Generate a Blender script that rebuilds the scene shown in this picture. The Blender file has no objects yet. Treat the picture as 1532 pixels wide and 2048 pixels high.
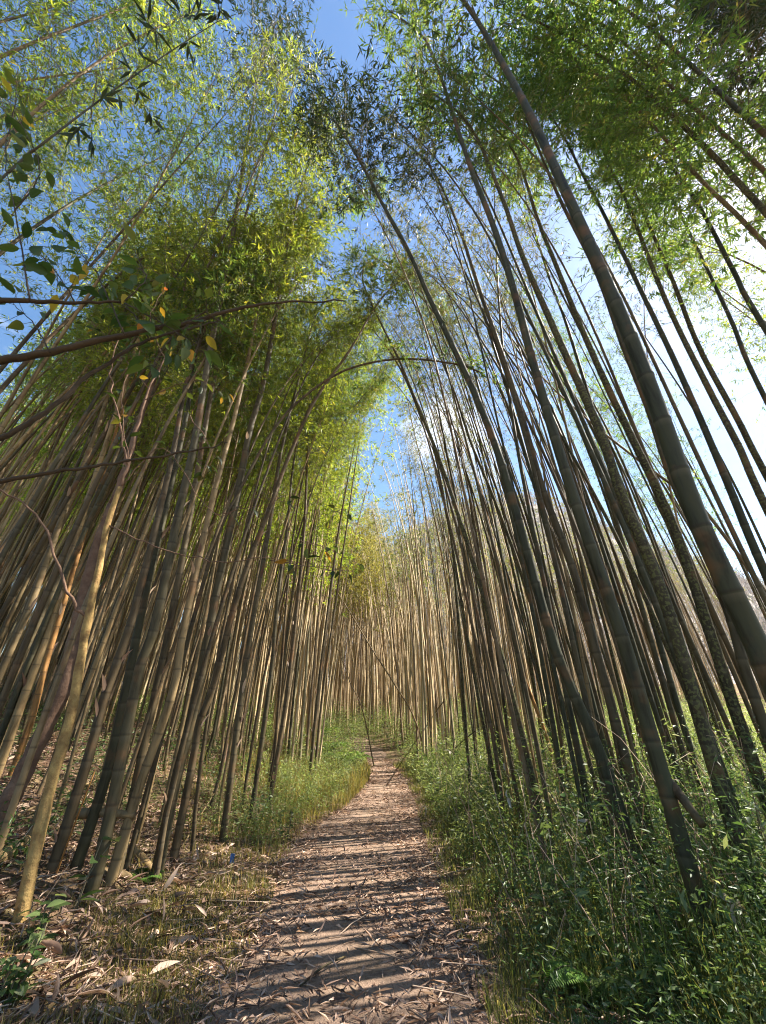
import bpy, math
import numpy as np
from mathutils import Vector

rad = math.radians
SC = bpy.context.scene
COL = SC.collection
rng = np.random.default_rng(11)

# ------------------------------------------------------------------ camera
F = 770.0                      # focal length in photograph pixels (1532 x 2048)
PITCH = rad(28.4)
CAMZ = 1.5
cd = bpy.data.cameras.new('camera')
cam = bpy.data.objects.new('camera', cd)
COL.objects.link(cam)
cam.location = (0, 0, CAMZ)
cam.rotation_euler = (rad(90) + PITCH, 0, 0)
cd.sensor_fit = 'VERTICAL'
cd.sensor_height = 36.0
cd.lens = 36.0 * F / 2048.0
cd.clip_start = 0.02
cd.clip_end = 2000
cd.dof.use_dof = True
cd.dof.focus_distance = 6.0
cd.dof.aperture_fstop = 5.0
SC.camera = cam

# ------------------------------------------------------------------ sky, sun, exposure
SUN_AZ, SUN_EL = rad(73), rad(48)
w = bpy.data.worlds.new('World')
SC.world = w
w.use_nodes = True
nt = w.node_tree
nt.nodes.clear()
sky = nt.nodes.new('ShaderNodeTexSky')
sky.sky_type = 'NISHITA'
sky.sun_disc = False
sky.sun_elevation = SUN_EL
sky.sun_rotation = SUN_AZ
sky.air_density = 1.3
sky.dust_density = 0.6
sky.ozone_density = 2.0
bg = nt.nodes.new('ShaderNodeBackground')
bg.inputs['Strength'].default_value = 0.062
wo = nt.nodes.new('ShaderNodeOutputWorld')
# a few thin clouds in the sky itself
tc = nt.nodes.new('ShaderNodeTexCoord')
mp = nt.nodes.new('ShaderNodeMapping')
mp.inputs['Scale'].default_value = (3.2, 3.2, 6.0)
nz = nt.nodes.new('ShaderNodeTexNoise')
nz.inputs['Scale'].default_value = 1.0
nz.inputs['Detail'].default_value = 8
nz.inputs['Roughness'].default_value = 0.6
cr = nt.nodes.new('ShaderNodeValToRGB')
cr.color_ramp.elements[0].position = 0.66
cr.color_ramp.elements[1].position = 0.86
mx = nt.nodes.new('ShaderNodeMix')
mx.data_type = 'RGBA'
mx.inputs[7].default_value = (8.5, 8.7, 9.0, 1)
nt.links.new(tc.outputs['Generated'], mp.inputs['Vector'])
nt.links.new(mp.outputs['Vector'], nz.inputs['Vector'])
dp = nt.nodes.new('ShaderNodeVectorMath')
dp.operation = 'DOT_PRODUCT'
dp.inputs[1].default_value = (0.148, 0.746, 0.649)      # the one white cloud over the path
mr = nt.nodes.new('ShaderNodeMapRange')
mr.inputs['From Min'].default_value = 0.975
mr.inputs['From Max'].default_value = 1.0
mr.inputs['To Max'].default_value = 0.30
ad = nt.nodes.new('ShaderNodeMath')
ad.operation = 'ADD'
nt.links.new(tc.outputs['Generated'], dp.inputs[0])
nt.links.new(dp.outputs['Value'], mr.inputs['Value'])
nt.links.new(nz.outputs['Fac'], ad.inputs[0])
nt.links.new(mr.outputs['Result'], ad.inputs[1])
nt.links.new(ad.outputs[0], cr.inputs['Fac'])
nt.links.new(cr.outputs['Color'], mx.inputs[0])
hs_ = nt.nodes.new('ShaderNodeHueSaturation')
hs_.inputs['Saturation'].default_value = 1.25
nt.links.new(sky.outputs['Color'], hs_.inputs['Color'])
nt.links.new(hs_.outputs['Color'], mx.inputs[6])
nt.links.new(mx.outputs[2], bg.inputs['Color'])
nt.links.new(bg.outputs['Background'], wo.inputs['Surface'])

sl = bpy.data.lights.new('sun', 'SUN')
sl.energy = 5.0
sl.angle = rad(0.5)
sl.color = (1.0, 0.93, 0.82)
so = bpy.data.objects.new('sun', sl)
COL.objects.link(so)
S = Vector((math.sin(SUN_AZ) * math.cos(SUN_EL), math.cos(SUN_AZ) * math.cos(SUN_EL), math.sin(SUN_EL)))
so.rotation_euler = S.to_track_quat('Z', 'Y').to_euler()
so.location = (20, 8, 30)

SC.view_settings.view_transform = 'Standard'
SC.view_settings.look = 'None'
SC.view_settings.exposure = 2.0
SC.view_settings.gamma = 1.0
SC.cycles.max_bounces = 6
SC.cycles.diffuse_bounces = 3
SC.cycles.glossy_bounces = 2
SC.cycles.transmission_bounces = 4
SC.cycles.sample_clamp_indirect = 6.0
SC.cycles.filter_width = 1.1


# ------------------------------------------------------------------ materials
def mat(name):
    m = bpy.data.materials.new(name)
    m.use_nodes = True
    t = m.node_tree
    t.nodes.clear()
    out = t.nodes.new('ShaderNodeOutputMaterial')
    return m, t, out


def N(t, kind, **kw):
    n = t.nodes.new(kind)
    for k, v in kw.items():
        if k in n.inputs.keys():
            n.inputs[k].default_value = v
        else:
            setattr(n, k, v)
    return n


def ramp(t, fac, stops):
    r = t.nodes.new('ShaderNodeValToRGB')
    e = r.color_ramp.elements
    while len(e) < len(stops):
        e.new(0.5)
    for i, (p, c) in enumerate(stops):
        e[i].position = p
        e[i].color = (c[0], c[1], c[2], 1)
    t.links.new(fac, r.inputs['Fac'])
    return r.outputs['Color']


def mixc(t, fac, a, b, mode='MIX'):
    m = t.nodes.new('ShaderNodeMix')
    m.data_type = 'RGBA'
    m.blend_type = mode
    for sock, v in ((0, fac), (6, a), (7, b)):
        if isinstance(v, (int, float)):
            m.inputs[sock].default_value = v
        elif isinstance(v, tuple):
            m.inputs[sock].default_value = (v[0], v[1], v[2], 1)
        else:
            t.links.new(v, m.inputs[sock])
    return m.outputs[2]


def math_(t, op, a, b=0.0):
    m = t.nodes.new('ShaderNodeMath')
    m.operation = op
    for i, v in enumerate((a, b)):
        if isinstance(v, (int, float)):
            m.inputs[i].default_value = v
        else:
            t.links.new(v, m.inputs[i])
    return m.outputs[0]


def culm_material(name, stops, moss=0.0, rough=0.62):
    m, t, out = mat(name)
    oi = N(t, 'ShaderNodeObjectInfo')
    base = ramp(t, oi.outputs['Random'], stops)
    tc = N(t, 'ShaderNodeTexCoord')
    mp = N(t, 'ShaderNodeMapping')
    mp.inputs['Scale'].default_value = (14, 14, 1.6)
    t.links.new(tc.outputs['Object'], mp.inputs['Vector'])
    n1 = N(t, 'ShaderNodeTexNoise', Scale=1.0, Detail=5, Roughness=0.65)
    t.links.new(mp.outputs['Vector'], n1.inputs['Vector'])
    st = ramp(t, n1.outputs['Fac'], [(0.35, (0.45, 0.42, 0.38)), (0.5, (1, 1, 1)), (0.72, (1.25, 1.2, 1.1))])
    col = mixc(t, 1.0, base, st, 'MULTIPLY')
    # rusty brown stains
    n2 = N(t, 'ShaderNodeTexNoise', Scale=3.0, Detail=4)
    t.links.new(tc.outputs['Object'], n2.inputs['Vector'])
    rs = ramp(t, n2.outputs['Fac'], [(0.55, (0, 0, 0)), (0.68, (0.7, 0.7, 0.7))])
    col = mixc(t, rs, col, (0.17, 0.085, 0.035))
    if moss > 0:
        n3 = N(t, 'ShaderNodeTexNoise', Scale=42.0, Detail=3)
        t.links.new(tc.outputs['Object'], n3.inputs['Vector'])
        ms = ramp(t, n3.outputs['Fac'], [(0.5, (0, 0, 0)), (0.58, (moss, moss, moss))])
        col = mixc(t, ms, col, (0.13, 0.13, 0.045))
    at = N(t, 'ShaderNodeAttribute', attribute_name='node')
    nd = ramp(t, at.outputs['Fac'], [(0.25, (0, 0, 0)), (0.9, (0.5, 0.5, 0.5))])
    col = mixc(t, nd, col, (0.035, 0.028, 0.02))
    pw = ramp(t, math_(t, 'MULTIPLY', at.outputs['Fac'], -1.0), [(0.15, (0, 0, 0)), (0.95, (0.35, 0.35, 0.35))])
    col = mixc(t, math_(t, 'MULTIPLY', pw, n1.outputs['Fac']), col, (0.22, 0.20, 0.15))
    b = N(t, 'ShaderNodeBsdfPrincipled')
    b.inputs['Roughness'].default_value = rough
    b.inputs['Specular IOR Level'].default_value = 0.2
    t.links.new(col, b.inputs['Base Color'])
    bp = N(t, 'ShaderNodeBump', Strength=0.35, Distance=0.01)
    t.links.new(n1.outputs['Fac'], bp.inputs['Height'])
    t.links.new(bp.outputs['Normal'], b.inputs['Normal'])
    t.links.new(b.outputs['BSDF'], out.inputs['Surface'])
    return m


def leaf_material(name, stops, trans, tw=0.5, rough=0.45):
    """stops: colour by the per-leaf value 'v'; trans: tint of the light passing through."""
    m, t, out = mat(name)
    at = N(t, 'ShaderNodeAttribute', attribute_name='v')
    col = ramp(t, at.outputs['Fac'], stops)
    oi = N(t, 'ShaderNodeObjectInfo')
    hs = N(t, 'ShaderNodeHueSaturation')
    hs.inputs['Saturation'].default_value = 1.0
    t.links.new(math_(t, 'ADD', math_(t, 'MULTIPLY', oi.outputs['Random'], 0.025), 0.482), hs.inputs['Hue'])
    t.links.new(math_(t, 'ADD', math_(t, 'MULTIPLY', oi.outputs['Random'], 0.5), 0.75), hs.inputs['Value'])
    t.links.new(col, hs.inputs['Color'])
    b = N(t, 'ShaderNodeBsdfPrincipled')
    b.inputs['Roughness'].default_value = rough
    b.inputs['Specular IOR Level'].default_value = 0.4
    t.links.new(hs.outputs['Color'], b.inputs['Base Color'])
    tr = N(t, 'ShaderNodeBsdfTranslucent')
    tcol = mixc(t, 1.0, hs.outputs['Color'], trans, 'MULTIPLY')
    t.links.new(tcol, tr.inputs['Color'])
    ms = N(t, 'ShaderNodeMixShader')
    ms.inputs[0].default_value = tw
    t.links.new(b.outputs['BSDF'], ms.inputs[1])
    t.links.new(tr.outputs['BSDF'], ms.inputs[2])
    t.links.new(ms.outputs['Shader'], out.inputs['Surface'])
    return m


def plain_material(name, c0, c1, scale=8.0, rough=0.8, bump=0.4, detail=6):
    m, t, out = mat(name)
    tc = N(t, 'ShaderNodeTexCoord')
    n1 = N(t, 'ShaderNodeTexNoise', Scale=scale, Detail=detail, Roughness=0.65)
    t.links.new(tc.outputs['Object'], n1.inputs['Vector'])
    col = ramp(t, n1.outputs['Fac'], [(0.3, c0), (0.7, c1)])
    b = N(t, 'ShaderNodeBsdfPrincipled')
    b.inputs['Roughness'].default_value = rough
    b.inputs['Specular IOR Level'].default_value = 0.25
    t.links.new(col, b.inputs['Base Color'])
    bp = N(t, 'ShaderNodeBump', Strength=bump, Distance=0.03)
    t.links.new(n1.outputs['Fac'], bp.inputs['Height'])
    t.links.new(bp.outputs['Normal'], b.inputs['Normal'])
    t.links.new(b.outputs['BSDF'], out.inputs['Surface'])
    return m


M = {}
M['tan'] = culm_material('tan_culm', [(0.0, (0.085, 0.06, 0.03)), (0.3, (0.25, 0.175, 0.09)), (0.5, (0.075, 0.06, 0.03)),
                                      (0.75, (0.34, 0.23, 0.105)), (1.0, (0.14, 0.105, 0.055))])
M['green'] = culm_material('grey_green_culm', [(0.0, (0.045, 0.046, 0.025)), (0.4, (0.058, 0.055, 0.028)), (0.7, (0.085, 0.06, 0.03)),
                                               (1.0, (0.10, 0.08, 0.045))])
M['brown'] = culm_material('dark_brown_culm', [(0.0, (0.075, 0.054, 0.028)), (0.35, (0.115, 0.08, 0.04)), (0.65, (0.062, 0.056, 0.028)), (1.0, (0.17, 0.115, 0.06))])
M['moss'] = culm_material('mossy_culm', [(0.0, (0.042, 0.034, 0.018)), (0.5, (0.062, 0.047, 0.026)), (1.0, (0.055, 0.046, 0.026))], moss=0.8, rough=0.75)
M['yellow'] = culm_material('yellow_culm', [(0.0, (0.42, 0.30, 0.10)), (1.0, (0.40, 0.27, 0.09))])
M['orange'] = culm_material('orange_culm', [(0.0, (0.34, 0.17, 0.055)), (1.0, (0.38, 0.19, 0.06))])
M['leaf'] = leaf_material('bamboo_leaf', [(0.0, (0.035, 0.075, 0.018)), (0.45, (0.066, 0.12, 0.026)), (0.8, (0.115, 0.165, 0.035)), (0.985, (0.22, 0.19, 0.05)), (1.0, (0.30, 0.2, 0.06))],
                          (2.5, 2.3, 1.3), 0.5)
M['leaf_lit'] = leaf_material('sunlit_bamboo_leaf', [(0.0, (0.045, 0.085, 0.016)), (0.5, (0.115, 0.165, 0.03)), (0.9, (0.22, 0.25, 0.05)), (1.0, (0.32, 0.22, 0.06))],
                              (2.8, 2.45, 1.1), 0.55)  # brighter, yellower copy of the leaf: sunlight in the crowns put into colour
M['leaf_shaded'] = leaf_material('shaded_bamboo_leaf', [(0.0, (0.018, 0.036, 0.012)), (0.6, (0.03, 0.056, 0.016)), (1.0, (0.06, 0.085, 0.02))], (1.5, 1.4, 1.0), 0.25, 0.5)  # silhouette and shade of the crowns put into a darker leaf colour
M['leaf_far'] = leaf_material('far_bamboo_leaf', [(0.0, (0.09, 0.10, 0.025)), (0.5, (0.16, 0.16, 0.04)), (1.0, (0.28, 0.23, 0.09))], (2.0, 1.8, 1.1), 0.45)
M['leaf_dry'] = leaf_material('sparse_bamboo_leaf', [(0.0, (0.08, 0.11, 0.03)), (0.5, (0.14, 0.16, 0.045)), (1.0, (0.26, 0.21, 0.09))],
                              (1.8, 1.7, 1.2), 0.4)
M['twig'] = plain_material('twig', (0.10, 0.085, 0.05), (0.18, 0.15, 0.09), 20, 0.7)
M['broad'] = leaf_material('broad_leaf', [(0.0, (0.025, 0.05, 0.012)), (0.7, (0.055, 0.09, 0.02)), (0.9, (0.13, 0.14, 0.025)), (0.975, (0.36, 0.25, 0.03)), (1.0, (0.34, 0.13, 0.03))],
                           (2.0, 1.8, 1.0), 0.5)
M['bark'] = plain_material('reddish_bark', (0.10, 0.055, 0.035), (0.23, 0.14, 0.09), 9, 0.85, 0.7)
M['darkbark'] = plain_material('dark_bark', (0.035, 0.027, 0.018), (0.08, 0.06, 0.04), 14, 0.85, 0.6)
M['sunlitbark'] = plain_material('sunlit_bark', (0.17, 0.09, 0.035), (0.46, 0.31, 0.11), 11, 0.85, 0.8)  # yellow of the sunlight on the trunk put into the bark colour
M['litter'] = leaf_material('dry_leaf', [(0.0, (0.07, 0.042, 0.026)), (0.35, (0.25, 0.16, 0.105)), (0.7, (0.47, 0.33, 0.235)), (1.0, (0.66, 0.50, 0.36))],
                            (1.2, 1.1, 0.9), 0.2, 0.6)
M['grass'] = leaf_material('dry_grass', [(0.0, (0.07, 0.10, 0.02)), (0.45, (0.17, 0.17, 0.04)), (0.75, (0.30, 0.25, 0.08)), (1.0, (0.48, 0.36, 0.18))],
                           (1.7, 1.6, 1.0), 0.45, 0.6)
M['grass_green'] = leaf_material('olive_grass', [(0.0, (0.05, 0.075, 0.02)), (0.5, (0.11, 0.125, 0.035)), (0.85, (0.22, 0.20, 0.07)), (1.0, (0.38, 0.31, 0.15))],
                          (1.7, 1.6, 1.0), 0.45, 0.6)
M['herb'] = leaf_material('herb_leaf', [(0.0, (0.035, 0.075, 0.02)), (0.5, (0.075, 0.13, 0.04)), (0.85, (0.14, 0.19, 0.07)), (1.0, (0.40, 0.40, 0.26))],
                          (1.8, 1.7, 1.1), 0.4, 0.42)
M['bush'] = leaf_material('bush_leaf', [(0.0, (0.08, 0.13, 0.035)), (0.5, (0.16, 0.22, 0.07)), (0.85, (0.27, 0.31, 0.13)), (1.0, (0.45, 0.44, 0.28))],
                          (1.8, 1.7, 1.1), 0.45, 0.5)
M['fern'] = leaf_material('fern_leaf', [(0.0, (0.07, 0.15, 0.03)), (1.0, (0.15, 0.24, 0.05))], (1.8, 1.7, 1.0), 0.45)
M['pale'] = leaf_material('bleached_leaf', [(0.0, (0.30, 0.26, 0.19)), (1.0, (0.46, 0.42, 0.34))], (1.0, 1.0, 0.9), 0.25)
M['blue'] = plain_material('blue_plastic', (0.08, 0.2, 0.5), (0.12, 0.27, 0.6), 20, 0.4, 0.1)


def ground_material(name, stops_a, stops_b, s1, s2, bump=0.8):
    m, t, out = mat(name)
    tc = N(t, 'ShaderNodeTexCoord')
    n1 = N(t, 'ShaderNodeTexNoise', Scale=s1, Detail=8, Roughness=0.7)
    n2 = N(t, 'ShaderNodeTexNoise', Scale=s2, Detail=6, Roughness=0.7)
    t.links.new(tc.outputs['Object'], n1.inputs['Vector'])
    t.links.new(tc.outputs['Object'], n2.inputs['Vector'])
    a = ramp(t, n2.outputs['Fac'], stops_a)
    bcol = ramp(t, n2.outputs['Fac'], stops_b)
    f = ramp(t, n1.outputs['Fac'], [(0.42, (0, 0, 0)), (0.58, (1, 1, 1))])
    col = mixc(t, f, a, bcol)
    b = N(t, 'ShaderNodeBsdfPrincipled')
    b.inputs['Roughness'].default_value = 0.95
    b.inputs['Specular IOR Level'].default_value = 0.1
    t.links.new(col, b.inputs['Base Color'])
    bp = N(t, 'ShaderNodeBump', Strength=bump, Distance=0.04)
    t.links.new(n2.outputs['Fac'], bp.inputs['Height'])
    t.links.new(bp.outputs['Normal'], b.inputs['Normal'])
    t.links.new(b.outputs['BSDF'], out.inputs['Surface'])
    return m


M['ground'] = ground_material('forest_floor', [(0.3, (0.13, 0.08, 0.05)), (0.7, (0.30, 0.19, 0.12))],
                              [(0.3, (0.09, 0.075, 0.035)), (0.7, (0.20, 0.16, 0.08))], 1.4, 30)
M['path'] = ground_material('trodden_dirt', [(0.3, (0.14, 0.095, 0.064)), (0.7, (0.34, 0.24, 0.17))],
                            [(0.3, (0.19, 0.125, 0.09)), (0.7, (0.40, 0.28, 0.205))], 2.2, 38)
M['hill'] = ground_material('bare_wooded_slope', [(0.3, (0.24, 0.21, 0.18)), (0.7, (0.40, 0.36, 0.31))],
                            [(0.3, (0.27, 0.23, 0.20)), (0.7, (0.40, 0.35, 0.31))], 0.05, 0.5)
M['barewood'] = leaf_material('bare_wood', [(0.0, (0.22, 0.19, 0.16)), (0.6, (0.44, 0.39, 0.34)), (1.0, (0.26, 0.26, 0.14))], (1, 1, 1), 0.2, 0.8)


# ------------------------------------------------------------------ mesh helpers
class Acc:
    """Collects vertices, faces, material numbers and per-vertex values into ONE mesh."""
    def __init__(self):
        self.V, self.P, self.A, self.n = [], [], [], 0

    def add(self, V, polys, m=0, a=None):
        V = np.asarray(V, float).reshape(-1, 3)
        self.V.append(V)
        self.A.append(np.zeros(len(V)) if a is None else np.asarray(a, float).ravel())
        for p in polys:
            self.P.append((np.asarray(p, np.int64) + self.n, m))
        self.n += len(V)

    def mesh(self, name, mats, attr='v', smooth=True):
        V = np.concatenate(self.V)
        A = np.concatenate(self.A)
        me = bpy.data.meshes.new(name)
        me.vertices.add(len(V))
        me.vertices.foreach_set('co', V.astype(np.float32).ravel())
        loops = np.concatenate([p.ravel() for p, _ in self.P])
        sizes = np.concatenate([np.full(len(p), p.shape[1]) for p, _ in self.P])
        mi = np.concatenate([np.full(len(p), m) for p, m in self.P])
        me.loops.add(len(loops))
        me.loops.foreach_set('vertex_index', loops.astype(np.int32))
        me.polygons.add(len(sizes))
        starts = np.concatenate([[0], np.cumsum(sizes)[:-1]])
        me.polygons.foreach_set('loop_start', starts.astype(np.int32))
        me.polygons.foreach_set('material_index', mi.astype(np.int32))
        me.polygons.foreach_set('use_smooth', np.full(len(sizes), smooth))
        for m in mats:
            me.materials.append(m)
        me.update(calc_edges=True)
        at = me.attributes.new(attr, 'FLOAT', 'POINT')
        at.data.foreach_set('value', A.astype(np.float32))
        me.validate()
        return me

    def obj(self, name, mats, parent=None, attr='v', smooth=True, loc=None):
        me = self.mesh(name, mats, attr, smooth)
        return link(name, me, parent)


def link(name, me, parent=None):
    o = bpy.data.objects.new(name, me)
    COL.objects.link(o)
    if parent is not None:
        o.parent = parent
    return o


def empty(name, loc=(0, 0, 0), rz=0.0):
    o = bpy.data.objects.new(name, None)
    COL.objects.link(o)
    o.location = loc
    o.rotation_euler = (0, 0, rz)
    o.empty_display_size = 0.2
    return o


def tag(o, label, cat, group=None, kind=None):
    if label:
        o['label'] = label
    if cat:
        o['category'] = cat
    if group:
        o['group'] = group
    if kind:
        o['kind'] = kind
    return o


def unit(v):
    v = np.asarray(v, float)
    return v / np.maximum(np.linalg.norm(v, axis=-1, keepdims=True), 1e-9)


def catmull(P, n=8):
    P = np.asarray(P, float)
    if len(P) < 3:
        return np.array([P[0] + (P[-1] - P[0]) * i / n for i in range(n + 1)])
    Q = np.vstack([2 * P[0] - P[1], P, 2 * P[-1] - P[-2]])
    out = []
    t = np.linspace(0, 1, n, endpoint=False)[:, None]
    for i in range(1, len(Q) - 2):
        a, b, c, d = Q[i - 1], Q[i], Q[i + 1], Q[i + 2]
        out.append(0.5 * (2 * b + (c - a) * t + (2 * a - 5 * b + 4 * c - d) * t ** 2 + (3 * b - a - 3 * c + d) * t ** 3))
    out.append(P[-1][None])
    return np.concatenate(out)


class Curve:
    def __init__(self, P):
        self.P = np.asarray(P, float)
        self.s = np.concatenate([[0], np.cumsum(np.linalg.norm(np.diff(self.P, axis=0), axis=1))])
        self.L = self.s[-1]

    def at(self, s):
        return np.stack([np.interp(s, self.s, self.P[:, i]) for i in range(3)], -1)

    def tan(self, s):
        e = self.L * 0.01 + 0.01
        return unit(self.at(np.minimum(s + e, self.L)) - self.at(np.maximum(s - e, 0)))


def tube(P, R, sides=6):
    P = np.asarray(P, float)
    R = np.broadcast_to(np.asarray(R, float), (len(P),))
    T = unit(np.gradient(P, axis=0))
    m = np.abs(T).mean(0)
    ref = np.eye(3)[int(np.argmin(m))]
    U = unit(np.cross(T, ref))
    W = np.cross(T, U)
    a = np.linspace(0, 2 * np.pi, sides, endpoint=False)
    V = P[:, None] + R[:, None, None] * (U[:, None] * np.cos(a)[None, :, None] + W[:, None] * np.sin(a)[None, :, None])
    n = len(P)
    i, j = np.meshgrid(np.arange(n - 1), np.arange(sides), indexing='ij')
    k = (j + 1) % sides
    Q = np.stack([i * sides + j, i * sides + k, (i + 1) * sides + k, (i + 1) * sides + j], -1).reshape(-1, 4)
    return V.reshape(-1, 3), Q


def add_tube(acc, P, R, sides=6, m=0, a=0.0, caps=True):
    V, Q = tube(P, R, sides)
    n = len(V) // sides
    polys = [Q]
    if caps:
        polys += [np.arange(sides)[::-1][None], (np.arange(sides) + (n - 1) * sides)[None]]
    acc.add(V, polys, m, np.full(len(V), a) if np.isscalar(a) else np.repeat(a, sides))


def leaves4(acc, B, D, Nn, Ln, Wd, m=0, a=None, fold=0.25, wide=0.38):
    """Pointed lens-shaped leaves, folded along the midrib: 4 vertices, 2 triangles each."""
    D = unit(D)
    Sd = unit(np.cross(D, Nn))
    Up = np.cross(Sd, D)
    Ln, Wd = np.asarray(Ln)[:, None], np.asarray(Wd)[:, None]
    mid = B + D * Ln * wide
    Lf = mid + Sd * Wd * 0.5 + Up * Wd * fold
    Rt = mid - Sd * Wd * 0.5 + Up * Wd * fold
    Tp = B + D * Ln - Up * Ln * 0.06
    V = np.stack([B, Lf, Tp, Rt], 1).reshape(-1, 3)
    i = np.arange(len(B))[:, None] * 4
    T = np.concatenate([i + np.array([[0, 2, 1]]), i + np.array([[0, 3, 2]])])
    a = rng.random(len(B)) if a is None else a
    acc.add(V, [T], m, np.repeat(a, 4))


def leaves10(acc, B, D, Nn, Ln, Wd, m=0, a=None, fold=0.18, droop=0.18):
    """Broad leaves with a curved outline and a fold along the midrib."""
    D = unit(D)
    Sd = unit(np.cross(D, Nn))
    Up = np.cross(Sd, D)
    Ln, Wd = np.asarray(Ln)[:, None], np.asarray(Wd)[:, None]
    us = [0.0, 0.14, 0.36, 0.62, 0.85, 1.0]
    ws = [0.0, 0.62, 1.0, 0.82, 0.38, 0.0]
    cols = []
    for u, wv in zip(us, ws):
        c = B + D * Ln * u - Up * Ln * droop * u * u
        cols.append(c)
        if 0 < wv:
            cols.append(c + Sd * Wd * 0.5 * wv + Up * Wd * fold * wv)
            cols.append(c - Sd * Wd * 0.5 * wv + Up * Wd * fold * wv)
    V = np.stack(cols, 1)
    k = V.shape[1]
    # index: 0 base, (1,2,3) (4,5,6) (7,8,9) (10,11,12), 13 tip
    i = np.arange(len(B))[:, None] * k
    tris = np.concatenate([i + np.array([[0, 1, 2]]), i + np.array([[0, 3, 1]]),
                           i + np.array([[10, 13, 11]]), i + np.array([[10, 12, 13]])])
    qs = []
    for c in (1, 4, 7):
        qs.append(i + np.array([[c, c + 3, c + 4, c + 1]]))
        qs.append(i + np.array([[c, c + 2, c + 5, c + 3]]))
    a = rng.random(len(B)) if a is None else a
    acc.add(V.reshape(-1, 3), [tris, np.concatenate(qs)], m, np.repeat(a, k))


def rdir(n, up=0.0):
    v = rng.normal(size=(n, 3))
    v[:, 2] += up
    return unit(v)


# ------------------------------------------------------------------ terrain
def xc(y):
    return np.interp(y, [0, 4, 6.5, 8, 9.5, 12.4, 17, 26, 40, 60], [-.15, -.17, -.28, -.22, .02, .15, -.2, -2.1, -5, -9])


def hw(y):
    return np.interp(y, [0, 4, 6.5, 8, 9.5, 12.4, 17, 26, 60], [.85, .85, .98, .93, .74, .56, .45, .40, .35])


def ground_z(x, y):
    x = np.asarray(x, float)
    y = np.asarray(y, float)
    c, h = xc(y), hw(y)
    dl = np.maximum(0, c - h - 0.35 - x)
    dr = np.maximum(0, x - c - h - 0.3)
    z = 0.27 * dl / (1 + 0.05 * dl) * (1 - np.exp(-dl * 1.2)) + 0.10 * dr / (1 + 0.06 * dr)
    off = np.clip(np.maximum(dl, dr) * 0.8, 0, 1)
    z = z + off * (0.06 * np.sin(x * 1.7 + 0.6 * y) + 0.05 * np.sin(y * 1.3 - x * 0.9) + 0.03 * np.sin(3.1 * x + 2.3 * y))
    z = z + 0.026 * np.clip(y - 9, 0, 40) + 0.085 * np.clip(y - 17, 0, 45)
    return z


def unproj(px, py):
    dx, dy = (px - 766.0) / F, (1024.0 - py) / F
    return np.array([dx, math.cos(PITCH) - dy * math.sin(PITCH), math.sin(PITCH) + dy * math.cos(PITCH)])


def on_plane(px, py, Y, k=0.0):
    r = unproj(px, py)
    t = Y / (r[1] - k * r[2])
    return np.array([0, 0, CAMZ]) + r * t


def on_ground(px, py, h=0.0):
    r = unproj(px, py)
    t = 0.5
    while t < 200:
        p = np.array([0, 0, CAMZ]) + r * t
        if p[2] <= ground_z(p[0], p[1]) + h:
            return p
        t += 0.03
    return p


gx = np.concatenate([np.linspace(-400, -20, 20), np.linspace(-19, -8, 30), np.arange(-7.8, 7.9, 0.2), np.linspace(8, 19, 30), np.linspace(20, 400, 20)])
gy = np.concatenate([np.linspace(-60, -6, 12), np.arange(-5, 16, 0.2), np.linspace(16.3, 60, 80), np.linspace(62, 500, 30)])
X, Y = np.meshgrid(gx, gy, indexing='ij')
Z = ground_z(X, Y)
a = Acc()
n0, n1 = X.shape
i, j = np.meshgrid(np.arange(n0 - 1), np.arange(n1 - 1), indexing='ij')
a.add(np.stack([X, Y, Z], -1), [np.stack([i * n1 + j, (i + 1) * n1 + j, (i + 1) * n1 + j + 1, i * n1 + j + 1], -1).reshape(-1, 4)])
tag(a.obj('ground', [M['ground']]), None, None, kind='structure')

a = Acc()
py = np.arange(-5, 22, 0.2)
pu = np.linspace(-1, 1, 9)
wob = 0.10 * np.sin(py * 2.1) + 0.06 * np.sin(py * 5.3 + 1)
X = xc(py)[:, None] + pu[None] * (hw(py) + wob + 0.12)[:, None]
Y = np.repeat(py[:, None], 9, 1)
Z = ground_z(X, Y) + 0.014 - 0.03 * (np.abs(pu) > 0.99)[None] + 0.0
i, j = np.meshgrid(np.arange(len(py) - 1), np.arange(8), indexing='ij')
a.add(np.stack([X, Y, Z], -1), [np.stack([i * 9 + j, i * 9 + j + 1, (i + 1) * 9 + j + 1, (i + 1) * 9 + j], -1).reshape(-1, 4)])
tag(a.obj('path', [M['path']]), None, None, kind='structure')


# far hill
def hill_z(x, y):
    h = 92 * np.exp(-((x - 55) / 85) ** 2 - ((y - 165) / 62) ** 2)
    h = h + 3 * np.sin(x * 0.11) * np.sin(y * 0.09 + 1) * np.exp(-((x - 48) / 80) ** 2 - ((y - 150) / 70) ** 2)
    return h + 20 * np.exp(-((x - 190) / 70) ** 2 - ((y - 110) / 60) ** 2) - 1.5


a = Acc()
hx, hy = np.linspace(-130, 300, 90), np.linspace(30, 330, 80)
X, Y = np.meshgrid(hx, hy, indexing='ij')
i, j = np.meshgrid(np.arange(89), np.arange(79), indexing='ij')
a.add(np.stack([X, Y, hill_z(X, Y)], -1), [np.stack([i * 80 + j, (i + 1) * 80 + j, (i + 1) * 80 + j + 1, i * 80 + j + 1], -1).reshape(-1, 4)])
tag(a.obj('hill', [M['hill']]), None, None, kind='structure')

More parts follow.
